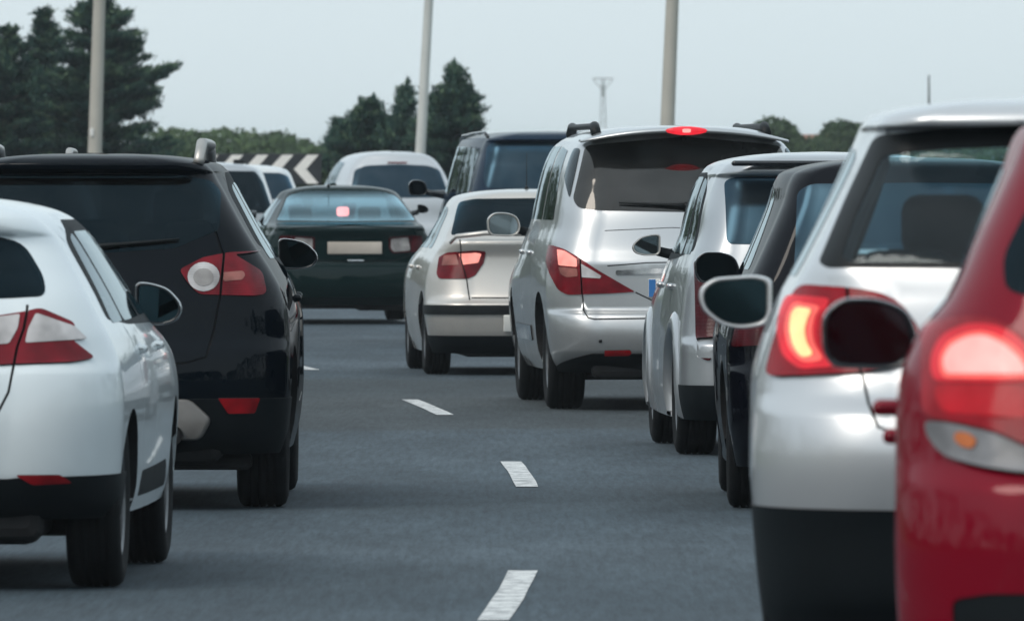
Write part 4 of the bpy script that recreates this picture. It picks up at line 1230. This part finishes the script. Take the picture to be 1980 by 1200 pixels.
# --- two white cars far left
c = Car('hatchback_car', 'pale grey car with a nearly black rear window beyond the black SUV', 412, 148.7, .045, 1.61, .88, 4.2, 1.0, 'paint_grey_silver', zb=.2, gz=gz(150),
        yr=[(.2, .1), (.35, 0), (.6, .02), (.66, .08), (.95, .1), (1.2, .18), (1.5, .3)], group=QUEUE,
        w=[(.2, .84), (.5, .88), (.8, .875), (.98, .84), (1.1, .80), (1.3, .73), (1.51, .64)])
c.arches(.8, 3.4, .35, .33)
c.add('rear_window', symc([(0, 1.50), (.55, 1.49), (.655, 1.35), (.76, 1.02), (.76, .95), (0, .94)]), 'glass_dark', r=.04, both=False)
c.add('tail_light', [('R', .62, .90), ('R', .82, .90), ('R', .82, .75), ('R', .60, .75)], 'deep_red_lens', off=.01, r=.02)
c.side_windows([(1.1, 2.0, 1.05, 1.8), (2.08, 3.0, 1.87, 2.5)], zlo=1.02, mat='glass_side'); c.windscreen(); c.seats(z=.98); c.finish(); c.wheels(.31, .2); c.underbody()
V, Fc = rbox(.35, .9, 1.62, .14, .2, .05, .02); mesh_obj('roof_fin', V, Fc, 'black_plastic', c.root, True)
c = Car('hatchback_car', 'white hatchback with a greenish rear window just left of the chevron tip', 479, 165.0, .05, 1.49, .87, 4.0, .95, 'paint_white', zb=.2, gz=gz(166),
        yr=[(.2, .1), (.35, 0), (.6, .02), (.66, .08), (.95, .12), (1.2, .24), (1.4, .38)], group=QUEUE,
        w=[(.2, .84), (.5, .87), (.8, .865), (.93, .83), (1.05, .78), (1.2, .71), (1.40, .61)])
c.arches(.75, 3.25, .34, .32)
c.add('rear_window', symc([(0, 1.38), (.48, 1.37), (.595, 1.32), (.715, 1.0), (0, .98)]), 'glass_blue', r=.04, both=False)
c.add('tail_light', [('R', .58, .92), ('R', .78, .92), ('R', .78, .72), ('R', .60, .72)], 'red_lens', off=.01, r=.02)
c.side_windows([(1.0, 1.9, 1.0, 1.75), (1.98, 2.9, 1.82, 2.4)], zlo=.98, mat='glass_side'); c.windscreen(); c.seats(z=.93); c.finish(); c.wheels(.3, .2); c.underbody()

# --- near silver SUV on the right
c = Car('suv_car', 'big blurred silver car with a lit crescent brake lamp, second from the right edge', 2078, 31.0, -.040, 1.755, .905, 4.4, 1.26, 'paint_bright_silver', zb=.25,
        yr=[(.25, .20), (.40, .08), (.60, .035), (.64, .02), (.78, .0), (.88, .02), (.95, .09), (1.0, .12), (1.2, .16), (1.29, .19), (1.45, .29), (1.62, .40), (1.655, .40), (1.675, .30), (1.70, .31)],
        w=[(.25, .86), (.5, .89), (.75, .905), (.95, .90), (1.08, .87), (1.18, .83), (1.31, .76), (1.48, .675), (1.62, .61), (1.70, .565)], group=QUEUE,
        over=dict(rx=[(.25, .34), (.85, .38), (1.2, .30), (1.3, .16), (1.75, .14)], ry=[(.25, .36), (.85, .40), (1.3, .24), (1.75, .22)]))
c.arches(.82, 3.45, .37, .34)
band(c, 'lower_bumper', lambda a: .25, lambda a: .628 + .012 * min(1, a), 'matte_plastic', 1.14)
c.add('rear_window_frame', sym(c, [(1695, 262), (1830, 248), (2078, 238), (2078, 519), (1600, 518), (1585, 508), (1640, 380)]), 'black_plastic', off=.002, depth=.012, r=.03, both=False, id='fr')
c.add('rear_window', sym(c, [(1712, 298), (1830, 288), (2078, 281), (2078, 508), (1645, 508), (1630, 496), (1656, 420)]), 'glass_open', off=.0, depth=.01, r=.03, both=False)
c.add('tail_light', c.P([(1552, 553), (1640, 556), (1700, 566), (1750, 590), (1782, 640), (1776, 680), (1740, 712), (1690, 720), (1600, 727), (1484, 733), (1500, 670), (1524, 600)]), 'glow_red', off=.014, depth=.03, r=.03, id='tl')
c.add('glow_lens', c.P([(1530, 575), (1615, 580), (1598, 610), (1590, 640), (1596, 672), (1622, 712), (1552, 718), (1520, 690), (1510, 640), (1518, 600)]), 'glow_mid', off=.016, depth=.004, r=.02, parent='tl')
c.add('glow_lens', c.P([(1600, 600), (1640, 590), (1642, 700), (1606, 702), (1590, 668), (1586, 640), (1590, 616)]), 'dim_red', off=.018, depth=.004, r=.02, parent='tl')
c.add('brake_lens', c.P([(1545, 588), (1596, 596), (1584, 615), (1579, 640), (1583, 668), (1602, 700), (1560, 706), (1536, 680), (1526, 640), (1532, 610)]), 'lit_ring', off=.018, depth=.006, r=.02, id='bl', parent='tl', label='glowing crescent brake lens')
c.add('bulb', c.P([(1552, 598), (1582, 602), (1573, 620), (1567, 640), (1570, 664), (1584, 690), (1562, 697), (1546, 676), (1538, 640), (1542, 612)]), 'lit_hot', off=.022, depth=.006, r=.02, parent='tl')
c.gap([c.px(1643, 556), c.px(1650, 640), c.px(1668, 722), c.px(1680, 780), c.px(1698, 826), c.px(1730, 838), ('R', 0, .84)], .008)
c.side_windows([(.65, 1.0, .80, 1.0), (1.08, 1.95, 1.1, 1.85), (2.05, 3.1, 1.95, 2.6)], zlo=1.26, mat='glass_mid')
c.windscreen('glass_open'); c.seats(z=1.10); c.finish(); c.wheels(.345, .225, .02); c.underbody(.2)
c.antenna(-.40, 2.2, 1.66, .165, .1)
c.box_on_tail('number_plate', 0, .92, .52, .11, .012, 'plate_white', .004)
mirror_px(c, 1350, 1492, 532, 636, 2.9, -1, 'paint_bright_silver', None, 'ear', yaw=14, tilt=2)

# --- red car at the right edge
c = Car('compact_car', 'bright red car cut off by the right edge with its brake lamp glowing', 2505, 24.8, -.050, 1.72, .88, 3.9, 1.20, 'paint_red', zb=.22,
        yr=[(.22, .15), (.35, .05), (.5, .0), (.72, .0), (.85, .02), (.92, .07), (1.1, .11), (1.25, .17), (1.4, .25), (1.6, .36), (1.64, .37)],
        w=[(.22, .82), (.45, .865), (.75, .88), (1.0, .88), (1.1, .865), (1.19, .825), (1.27, .76), (1.42, .695), (1.55, .64), (1.64, .60)], group=QUEUE,
        over=dict(rx=[(.22, .34), (1.1, .34), (1.3, .22), (1.72, .16)], ry=[(.22, .36), (1.1, .34), (1.3, .26), (1.72, .22)], kr=[(.22, .012), (1.2, .015), (1.72, .05)]))
c.arches(.75, 3.2, .345, .32)
c.add('rear_window', symc([(0, 1.60), (.50, 1.59), (.585, 1.45), (.63, 1.36), (.625, 1.29), (.58, 1.275), (0, 1.27)]), 'glass_dark', r=.03, both=False)
c.add('tail_light', c.P([(1792, 640), (1830, 628), (1880, 618), (1930, 622), (1985, 650), (2040, 720), (2060, 800), (2062, 880), (2000, 870), (1940, 838), (1860, 818), (1792, 812)]), 'glow_red', off=.014, depth=.03, r=.05, id='tl')
c.add('glow_lens', c.P([(1814, 744), (1810, 696), (1832, 655), (1876, 634), (1922, 632), (1968, 648), (2008, 690), (2024, 742)]), 'glow_mid', off=.016, depth=.004, r=.03, parent='tl')
c.add('brake_lens', c.P([(1832, 738), (1828, 700), (1845, 668), (1880, 650), (1915, 646), (1955, 662), (1990, 695), (2005, 736)]), 'lit_ring', off=.018, depth=.006, r=.03, parent='tl', label='glowing brake lens')
c.add('bulb', c.P([(1842, 730), (1838, 702), (1853, 676), (1884, 659), (1914, 655), (1948, 670), (1980, 700), (1994, 728)]), 'lit_rose', off=.022, depth=.006, r=.03, parent='tl')
c.add('glow_lens', c.P([(1815, 748), (2015, 748), (2030, 800), (1990, 812), (1830, 802)]), 'dim_red', off=.018, depth=.004, r=.03, parent='tl')
c.add('reversing_lens', c.P([(1797, 818), (1850, 822), (1935, 842), (1998, 876), (2060, 885), (2050, 925), (1960, 921), (1890, 908), (1830, 884), (1804, 850)]), 'smoked_lens', off=.016, depth=.03, r=.03, id='rv')
c.add('indicator_lens', c.P([(1862, 838), (1885, 842), (1900, 856), (1890, 874), (1868, 868), (1855, 852)]), 'amber_lens', off=.020, depth=.004, r=.015, parent='rv')
c.add('lower_grille', symc([(0, .64), (.66, .635), (.74, .62), (.74, .50), (0, .50)]), 'matte_plastic', off=-.004, depth=.02, r=.02, both=False)
c.side_windows([(.7, 1.6, .8, 1.6), (1.68, 2.7, 1.68, 2.2)], zlo=1.22, mat='glass_mid'); c.windscreen(); c.seats(z=1.15); c.finish(); c.wheels(.32, .2, .02); c.underbody(.18)
c.handles([.9, 1.85], 1.02, size=.17, out=.03, dz=-.085)
mirror_px(c, 1588, 1776, 577, 716, 2.2, -1, 'gloss_black', None, 'round', yaw=14, arm_z=-.09, glassmat='mirror_grey')

# ------------------------------------------------------------------ poles, sign, pylon
pbr('pole_paint', (.42, .40, .35), .55, var=.12, vscale=1.5)
pbr('pole_pale', (.55, .56, .53), .55, var=.12, vscale=1.5)
pbr('galvanised', (.45, .47, .48), .45, metal=.6, var=.1)
def lamp_post(label, xb, xt, ybase_px, d, r0, mat, gap_top=0):
    x = (xb - 990) / F * d; s = F / d
    t = thing('street_lamp', label, 'street lamp', (x, d, gz(d)), 0, 'lighting columns beside the carriageway')
    lean = (xt - xb) / ybase_px     # horizontal drift per unit height
    H = 10.0
    P = [(0, 0, 0), (0, 0, .9), (0, 0, .95)] + [(lean * z, 0, z) for z in (1.2, 2, 3, 4, 5, 6, 8, H)]
    R = [r0 * 1.25, r0 * 1.25, r0 * 1.02] + [r0 * (1 - .045 * z) for z in (1.2, 2, 3, 4, 5, 6, 8, H)]
    V, Fc = tube(P, R, 20); mesh_obj('pole', V, Fc, mat, t, True)
    V, Fc = merge(rbox(0, 0, .015, r0 * 5, r0 * 5, .03, .01)); mesh_obj('base_plate', V, Fc, 'galvanised', t)
    V, Fc = rbox(0, -r0 * 1.22, .55, r0 * 1.1, .02, .4, .01); mesh_obj('access_door', V, Fc, mat, t)
    hx = lean * H
    V, Fc = tube([(hx, 0, H - .1), (hx - .1, 0, H + .25), (hx - .6, 0, H + .5), (hx - 1.4, 0, H + .6)], .04, 10); mesh_obj('arm', V, Fc, mat, t, True)
    V, Fc = rbox(hx - 1.7, 0, H + .62, .7, .25, .12, .05); mesh_obj('lamp_head', V, Fc, 'galvanised', t, True)
    return t
t1 = lamp_post('beige lamp post in front of the big dark conifer at the left', 178, 187, 300, 205, .135, 'pole_paint')
V, Fc = rbox(0, -.135, 1.54 + (337 - 256) / (F / 205) - gz(205), .07, .02, .14, .01); mesh_obj('post_tag', V, Fc, 'plate_white', t1)
lamp_post('pale slim lamp post in front of the middle conifers', 803, 822, 337, 215, .105, 'pole_pale')
lamp_post('thick beige lamp post rising behind the silver people carrier', 1281, 1293, 300, 195, .135, 'pole_paint')

# chevron board
dS = 200.0; sS = F / dS
def spx(x, y): return ((x - 990) / sS, 1.54 - (y - 337) / sS)
pbr('sign_black', (.018, .021, .024), .45, var=.2)
pbr('sign_cream', (.86, .83, .78), .5, var=.06)
x0, zt = spx(395, 297); x1, zb_ = spx(622, 357)
bx = (x0 + x1) / 2
st = thing('chevron_sign', 'long black board with cream chevrons pointing left at the bend', 'road sign', (bx, dS, gz(dS)), 0)
g0 = gz(dS)
V, Fc = rbox(0, 0, (zt + zb_) / 2 - g0, x1 - x0, .03, zt - zb_, .01); mesh_obj('board', V, Fc, 'sign_black', st)
for k in range(5):
    tip = 568 - 48.5 * k
    P = [(tip, 327), (tip + 26, 299.5), (tip + 48, 299.5), (tip + 24, 327), (tip + 48, 355), (tip + 26, 355)]
    if tip < 405: P = [(max(p[0], 397), p[1]) for p in P]
    P = [spx(*p) for p in P]
    V = [(p[0] - bx, -.022, p[1] - g0) for p in P] + [(p[0] - bx, -.014, p[1] - g0) for p in P]
    Fc = [(0, 1, 2, 3), (0, 3, 4, 5)] + [(i, (i + 1) % 6, 6 + (i + 1) % 6, 6 + i) for i in range(6)]
    mesh_obj('chevron', V, Fc, 'sign_cream', st)
for xx in (-.9, 0, .9):
    V, Fc = rbox(xx, .05, (zt - g0) / 2, .06, .05, zt - g0, .01); mesh_obj('post', V, Fc, 'galvanised', st)

# far pylon
dP = 700.0; sP = F / dP; xP = (1166 - 990) / sP
py = thing('power_pylon', 'faint grey power pylon with a short crossbar on the horizon', 'pylon', (xP, dP, gz(dP)), 0)
zP = 1.54 + (337 - 152) / sP - gz(dP)
V, Fc = merge(*[tube([(sx * .28, sy * .28, 0), (sx * .07, sy * .07, zP)], .035, 5) for sx in (-1, 1) for sy in (-1, 1)],
              *[tube([(-.28 + .21 * k / 12, -.2, zP * k / 12), (.28 - .21 * (k + 1) / 12, -.2, zP * (k + 1) / 12)], .02, 4) for k in range(12)])
mesh_obj('mast', V, Fc, 'galvanised', py)
V, Fc = merge(tube([(-.62, 0, zP), (.62, 0, zP)], .05, 6), tube([(-.62, 0, zP), (0, 0, zP - .8)], .03, 5), tube([(.62, 0, zP), (0, 0, zP - .8)], .03, 5), rbox(0, 0, zP - .75, .22, .22, .7, .04))
mesh_obj('crossbar', V, Fc, 'galvanised', py)

# ------------------------------------------------------------------ vegetation
def leaf_mat(name, c0, c1, c2):
    m, nt, b = new_mat(name)
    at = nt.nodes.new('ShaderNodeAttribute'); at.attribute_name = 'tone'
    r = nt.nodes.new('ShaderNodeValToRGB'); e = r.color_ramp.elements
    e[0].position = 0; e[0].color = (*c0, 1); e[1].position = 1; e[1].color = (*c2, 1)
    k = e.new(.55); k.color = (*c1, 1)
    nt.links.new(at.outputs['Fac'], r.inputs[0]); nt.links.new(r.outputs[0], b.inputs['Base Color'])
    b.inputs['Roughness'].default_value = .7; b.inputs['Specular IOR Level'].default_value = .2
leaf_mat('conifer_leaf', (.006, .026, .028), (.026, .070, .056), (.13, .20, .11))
leaf_mat('hedge_leaf', (.028, .055, .022), (.055, .095, .035), (.09, .13, .055))
leaf_mat('broad_leaf', (.02, .045, .02), (.04, .07, .03), (.07, .10, .045))
pbr('bark', (.07, .055, .042), .9, var=.3, bump=.5, bscale=12)

def leaves_obj(name, C, D, U, S, tone, mat, parent):
    """C centres, D long axis, U width axis (numpy Nx3), S (length, width)"""
    n = len(C); L = D * S[:, :1]; Wd = U * S[:, 1:2]
    V = np.empty((n, 4, 3)); V[:, 0] = C - L * .5; V[:, 1] = C + Wd * .5 - L * .05; V[:, 2] = C + L * .5; V[:, 3] = C - Wd * .5 - L * .05
    me = bpy.data.meshes.new(name)
    me.vertices.add(4 * n); me.vertices.foreach_set('co', V.reshape(-1))
    me.loops.add(4 * n); me.loops.foreach_set('vertex_index', np.arange(4 * n))
    me.polygons.add(n); me.polygons.foreach_set('loop_start', np.arange(0, 4 * n, 4)); me.polygons.foreach_set('loop_total', np.full(n, 4))
    at = me.attributes.new('tone', 'FLOAT', 'FACE'); at.data.foreach_set('value', np.clip(tone, 0, 1))
    me.update(calc_edges=True); me.validate()
    return link(name, me, mat, parent)
def unit(a): return a / np.maximum(1e-9, np.linalg.norm(a, axis=-1, keepdims=True))

def conifer(label, xpx, d, env, seed, nb=170, leaf=.13, group=None, extra=(), sweep=.25):
    """env: list of (y pixel, left extent px, right extent px) of the crown outline"""
    rg = np.random.default_rng(seed); s = F / d; g0 = gz(d)
    x = (xpx - 990) / s
    Z = [1.54 - (e[0] - 337) / s - g0 for e in env]; RL = [e[1] / s for e in env]; RR = [e[2] / s for e in env]
    o = np.argsort(Z); Z = np.array(Z)[o]; RL = np.array(RL)[o]; RR = np.array(RR)[o]
    root = thing('conifer_tree', label, 'tree', (x, d, g0), 0, group)
    top = Z[-1]
    V, Fc = tube([(0, 0, 0), (.02, .02, top * .3), (-.03, 0, top * .6), (0, 0, top * .97)], [.19, .15, .09, .012], 10)
    wood = [(V, Fc)]
    C, D, T, S = [], [], [], []
    br = []
    z0 = Z[0]; gap_mode = True
    for i in range(nb):
        z = z0 + (top - z0) * (1 - (1 - rg.random()) ** .9) if i > 4 else top - .05
        tier = .36; zq = z + .6 * (round(z / tier) * tier - z) + rg.normal(0, .04); z = zq if z < top - .7 else z
        az = rg.uniform(0, 2 * math.pi)
        rl, rr = np.interp(z, Z, RL), np.interp(z, Z, RR)
        cx = math.cos(az); R = (rr if cx > 0 else rl) * abs(cx) + (rl + rr) * .45 * (1 - abs(cx))
        R *= rg.uniform(.78, 1.16)
        br.append((z, az, max(.12, R)))
    for (yy, dx, sgn) in extra:
        z = 1.54 - (yy - 337) / s - g0
        br += [(z + rg.normal(0, .06), (0 if sgn > 0 else math.pi) + rg.normal(0, .15), dx / s * rg.uniform(.85, 1.0)) for _ in range(5)]
    for (z, az, R) in br:
        dr = np.array([math.cos(az), math.sin(az), 0])
        zs = z - sweep * R
        P = []
        for t in (0, .35, .7, 1.0):
            P.append(dr * R * t + np.array([0, 0, zs + (z - zs) * t ** 1.5]))
        if zs > .2 and rg.random() < .4: wood.append(tube([tuple(p) for p in P], [.03, .022, .014, .005], 5, cap=False))
        tone0 = rg.normal(.42, .18)
        ncl = int(4 + R * 13)
        side = np.array([-dr[1], dr[0], 0])
        tlt = rg.uniform(.25, .75)
        for k in range(ncl):
            t = .15 + .85 * (k + rg.random()) / ncl
            wd = .26 * R * (1 - t) ** .8 * t ** .3 + .03
            lat = rg.normal(0, wd * .6)
            p = dr * R * t + np.array([0, 0, zs + (z - zs) * t ** 1.6 + tlt * .22 * t * t]) + side * lat - np.array([0, 0, abs(lat) * .25])
            m = 15
            q = p + rg.normal(0, 1, (m, 3)) * np.array([.055, .055, .028 + .03 * (1 - t)])
            dd = unit(dr * (1.2 - .5 * t) + side * (lat / max(wd, .01)) * .5 + np.array([0, 0, .15 + .6 * t]) + rg.normal(0, .36, (m, 3)))
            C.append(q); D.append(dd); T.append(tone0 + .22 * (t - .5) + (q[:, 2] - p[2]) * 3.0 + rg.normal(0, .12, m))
            S.append(np.stack([leaf * rg.uniform(.45, 1.0, m), leaf * rg.uniform(.12, .28, m)], 1))
    # leader and upturned side tips
    tips = [(0.0, 0.0, top)] * 3
    for _ in range(int(10 + nb / 16)):
        z = z0 + (top - z0) * rg.uniform(.25, .96); rl, rr = np.interp(z, Z, RL), np.interp(z, Z, RR)
        sx = rg.uniform(-.95, .95); xx = sx * (rr if sx > 0 else rl)
        tips.append((xx, rg.normal(0, .3), z + rg.uniform(.12, .34)))
    for (tx, ty, tz) in tips:
        hgt = .75 if tx == 0 else .42
        for k in range(14):
            u = k / 13; m = 6
            q = np.array([tx, ty, tz - hgt * (1 - u)]) + rg.normal(0, 1, (m, 3)) * np.array([.02 + .10 * (1 - u), .02 + .10 * (1 - u), .03])
            C.append(q); D.append(unit(np.array([0, 0, 1.0]) + rg.normal(0, .45, (m, 3)) * (1.3 - u))); T.append(rg.normal(.5, .2, m)); S.append(np.stack([leaf * rg.uniform(.6, 1.1, m), leaf * rg.uniform(.2, .35, m)], 1))
    C = np.vstack(C); D = np.vstack(D); T = np.concatenate(T); S = np.vstack(S)
    ok = C[:, 2] > .05; C, D, T, S = C[ok], D[ok], T[ok], S[ok]
    U = unit(np.cross(D, rg.normal(0, 1, D.shape)))
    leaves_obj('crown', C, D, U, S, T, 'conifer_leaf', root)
    V, Fc = merge(*wood); mesh_obj('trunk', V, Fc, 'bark', root)
    return root

GT = 'conifers beyond the road'
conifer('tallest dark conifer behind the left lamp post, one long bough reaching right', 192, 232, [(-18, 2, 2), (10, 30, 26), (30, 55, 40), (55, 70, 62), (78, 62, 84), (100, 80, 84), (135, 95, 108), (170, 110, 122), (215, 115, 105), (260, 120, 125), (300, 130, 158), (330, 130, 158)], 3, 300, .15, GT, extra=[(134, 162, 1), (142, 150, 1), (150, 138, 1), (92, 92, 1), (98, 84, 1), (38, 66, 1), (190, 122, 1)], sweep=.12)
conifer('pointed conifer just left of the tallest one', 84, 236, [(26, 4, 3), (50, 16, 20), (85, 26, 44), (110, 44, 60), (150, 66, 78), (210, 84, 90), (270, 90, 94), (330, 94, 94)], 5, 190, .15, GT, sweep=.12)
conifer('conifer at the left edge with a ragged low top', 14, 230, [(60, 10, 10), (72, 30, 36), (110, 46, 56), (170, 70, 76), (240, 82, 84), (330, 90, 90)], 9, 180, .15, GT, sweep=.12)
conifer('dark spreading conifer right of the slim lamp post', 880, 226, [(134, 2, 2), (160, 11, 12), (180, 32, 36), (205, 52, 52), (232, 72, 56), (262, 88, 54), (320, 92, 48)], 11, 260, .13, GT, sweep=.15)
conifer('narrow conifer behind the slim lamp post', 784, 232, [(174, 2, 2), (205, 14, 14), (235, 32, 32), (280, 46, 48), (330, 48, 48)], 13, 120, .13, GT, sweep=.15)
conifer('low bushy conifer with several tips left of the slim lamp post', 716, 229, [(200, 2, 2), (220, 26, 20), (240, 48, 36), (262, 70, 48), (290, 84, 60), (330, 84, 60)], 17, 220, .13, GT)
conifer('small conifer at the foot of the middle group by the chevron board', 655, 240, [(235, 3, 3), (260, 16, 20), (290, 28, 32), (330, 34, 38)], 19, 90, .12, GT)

def leaf_mass(name, prof, d, depth, size, n, mat, seed, parent=None, base=None):
    """prof: skyline in pixels"""
    rg = np.random.default_rng(seed); s = F / d; g0 = gz(d)
    xs = np.array([(p[0] - 990) / s for p in prof]); zs = np.array([1.54 - (p[1] - 337) / s for p in prof])
    ncl = max(8, n // 40)
    cx = rg.uniform(xs[0], xs[-1], ncl); zt = np.interp(cx, xs, zs)
    cz = g0 + (zt - g0) * (1 - rg.random(ncl) ** 1.6 * .98) - size * .5
    cy = d + rg.normal(0, depth * .3, ncl); tone = rg.normal(.45, .16, ncl)
    k = rg.integers(0, ncl, n)
    C = np.stack([cx[k], cy[k], cz[k]], 1) + rg.normal(0, 1, (n, 3)) * np.array([size * 1.6, size * 2, size * .9])
    C[:, 2] = np.minimum(C[:, 2], np.interp(C[:, 0], xs, zs) + rg.exponential(size * .25, n))
    C[:, 2] = np.maximum(C[:, 2], g0 + .02)
    D = unit(rg.normal(0, 1, (n, 3)) + np.array([0, 0, .4])); U = unit(np.cross(D, rg.normal(0, 1, (n, 3))))
    S = np.stack([size * rg.uniform(.6, 1.3, n), size * rg.uniform(.35, .8, n)], 1)
    off = np.array([0, 0, 0]) if parent is None else np.array(parent.location)
    return leaves_obj(name, C - off, D, U, S, tone[k] + rg.normal(0, .12, n), mat, parent)
w1 = leaf_mass('distant_woodland', [(300, 262), (340, 256), (352, 252), (385, 262), (410, 258), (436, 255), (455, 264), (478, 258), (500, 266), (530, 261), (552, 262), (575, 270), (600, 281), (630, 292), (700, 296), (900, 298), (1100, 300)], 420, 12, .26, 26000, 'hedge_leaf', 31)
w1['kind'] = 'stuff'
w2 = leaf_mass('roadside_scrub', [(-60, 285), (60, 288), (200, 290), (340, 292), (410, 300), (600, 318), (622, 300), (650, 292), (760, 296), (860, 300), (1000, 306)], 246, 4, .16, 30000, 'broad_leaf', 33)
w2['kind'] = 'stuff'
leaf_mat('offscreen_leaf', (.02, .045, .02), (.04, .07, .03), (.07, .10, .045))
def offscreen_wood(name, x, y0, y1, h, n, seed):  # unseen tree rows, added to darken the reflections in the car flanks
    rg = np.random.default_rng(seed)
    ncl = n // 30; cy = rg.uniform(y0, y1, ncl); hh = h * (.65 + .35 * np.abs(np.sin(cy * .13 + seed)) * rg.uniform(.6, 1.1, ncl))
    cz = hh * (1 - rg.random(ncl) ** 1.5); cx = x + rg.normal(0, 1.6, ncl); k = rg.integers(0, ncl, n)
    C = np.stack([cx[k], cy[k], cz[k]], 1) + rg.normal(0, .6, (n, 3)); C[:, 2] = np.clip(C[:, 2], .05, 11.0)
    D = unit(rg.normal(0, 1, (n, 3))); U = unit(np.cross(D, rg.normal(0, 1, (n, 3))))
    o = leaves_obj(name, C, D, U, np.stack([rg.uniform(.4, .9, n), rg.uniform(.3, .6, n)], 1), rg.normal(.45, .2, ncl)[k], 'offscreen_leaf', None)
    o['kind'] = 'stuff'
offscreen_wood('offscreen_woodland', -26, -90, 330, 9.5, 34000, 51)
offscreen_wood('offscreen_woodland', 31, -90, 300, 9.5, 30000, 53)
def tree_round(label, xpx, d, prof, seed, n=6000, size=.2):
    s = F / d; g0 = gz(d); t = thing('broadleaf_tree', label, 'tree', ((xpx - 990) / s, d, g0), 0, 'round trees on the right horizon')
    leaf_mass('crown', prof, d, 5, size, n, 'broad_leaf', seed, t)
    V, Fc = tube([(0, 0, 0), (.03, 0, .8), (0, .05, 1.6)], [.16, .12, .05], 8); mesh_obj('trunk', V, Fc, 'bark', t)
tree_round('hazy round tree behind the roof of the silver people carrier', 1505, 400, [(1440, 262), (1460, 244), (1480, 231), (1505, 232), (1525, 240), (1540, 256), (1552, 280)], 41)
tree_round('hazy round tree peeping out left of the near silver car', 1622, 410, [(1585, 270), (1598, 245), (1620, 236), (1645, 240), (1680, 250), (1700, 270)], 43)
w3 = leaf_mass('distant_hedge', [(1400, 285), (1500, 275), (1560, 285), (1700, 285), (1980, 285), (2100, 290)], 430, 8, .26, 12000, 'hedge_leaf', 45)
w3['kind'] = 'stuff'
# distant building between the two round trees
pbr('clay_wall', (.36, .28, .22), .9, var=.15, vscale=1.0)
pbr('roof_clay', (.25, .13, .09), .9, var=.2, vscale=2.0)
pbr('window_dark', (.03, .035, .04), .2)
dB = 440.0; sB = F / dB; bX = (1574 - 990) / sB
bd = thing('farm_building', 'small brown building between the two hazy round trees', 'building', (bX, dB, gz(dB)), 0)
zw = 1.54 + (337 - 268) / sB - gz(dB)
V, Fc = rbox(0, 0, zw / 2, .95, 1.2, zw, .01); mesh_obj('wall', V, Fc, 'clay_wall', bd)
V = [(-.55, -.7, zw), (.55, -.7, zw), (.55, .7, zw), (-.55, .7, zw), (-.55, 0, zw + .16), (.55, 0, zw + .16)]
mesh_obj('roof', V, [(0, 1, 5, 4), (2, 3, 4, 5), (0, 4, 3), (1, 2, 5), (0, 3, 2, 1)], 'roof_clay', bd)
V, Fc = rbox(.15, -.61, zw * .8, .22, .03, .3, .005); mesh_obj('window', V, Fc, 'window_dark', bd)

# ------------------------------------------------------------------ air
hm = bpy.data.materials.new('haze_air'); hm.use_nodes = True
hn = hm.node_tree
for n in list(hn.nodes): hn.nodes.remove(n)
ho = hn.nodes.new('ShaderNodeOutputMaterial'); hv = hn.nodes.new('ShaderNodeVolumePrincipled')
hv.inputs['Color'].default_value = (.90, .96, 1.0, 1); hv.inputs['Density'].default_value = .00018; hv.inputs['Anisotropy'].default_value = .2
hn.links.new(hv.outputs[0], ho.inputs['Volume'])
V, Fc = [(x, y, z) for x in (-1600, 1600) for y in (-900, 3100) for z in (-1.1, 11.6)], [(0, 1, 3, 2), (4, 6, 7, 5), (0, 4, 5, 1), (2, 3, 7, 6), (0, 2, 6, 4), (1, 5, 7, 3)]
MATS['haze_air'] = hm
hz = mesh_obj('haze', V, Fc, 'haze_air'); hz['kind'] = 'stuff'
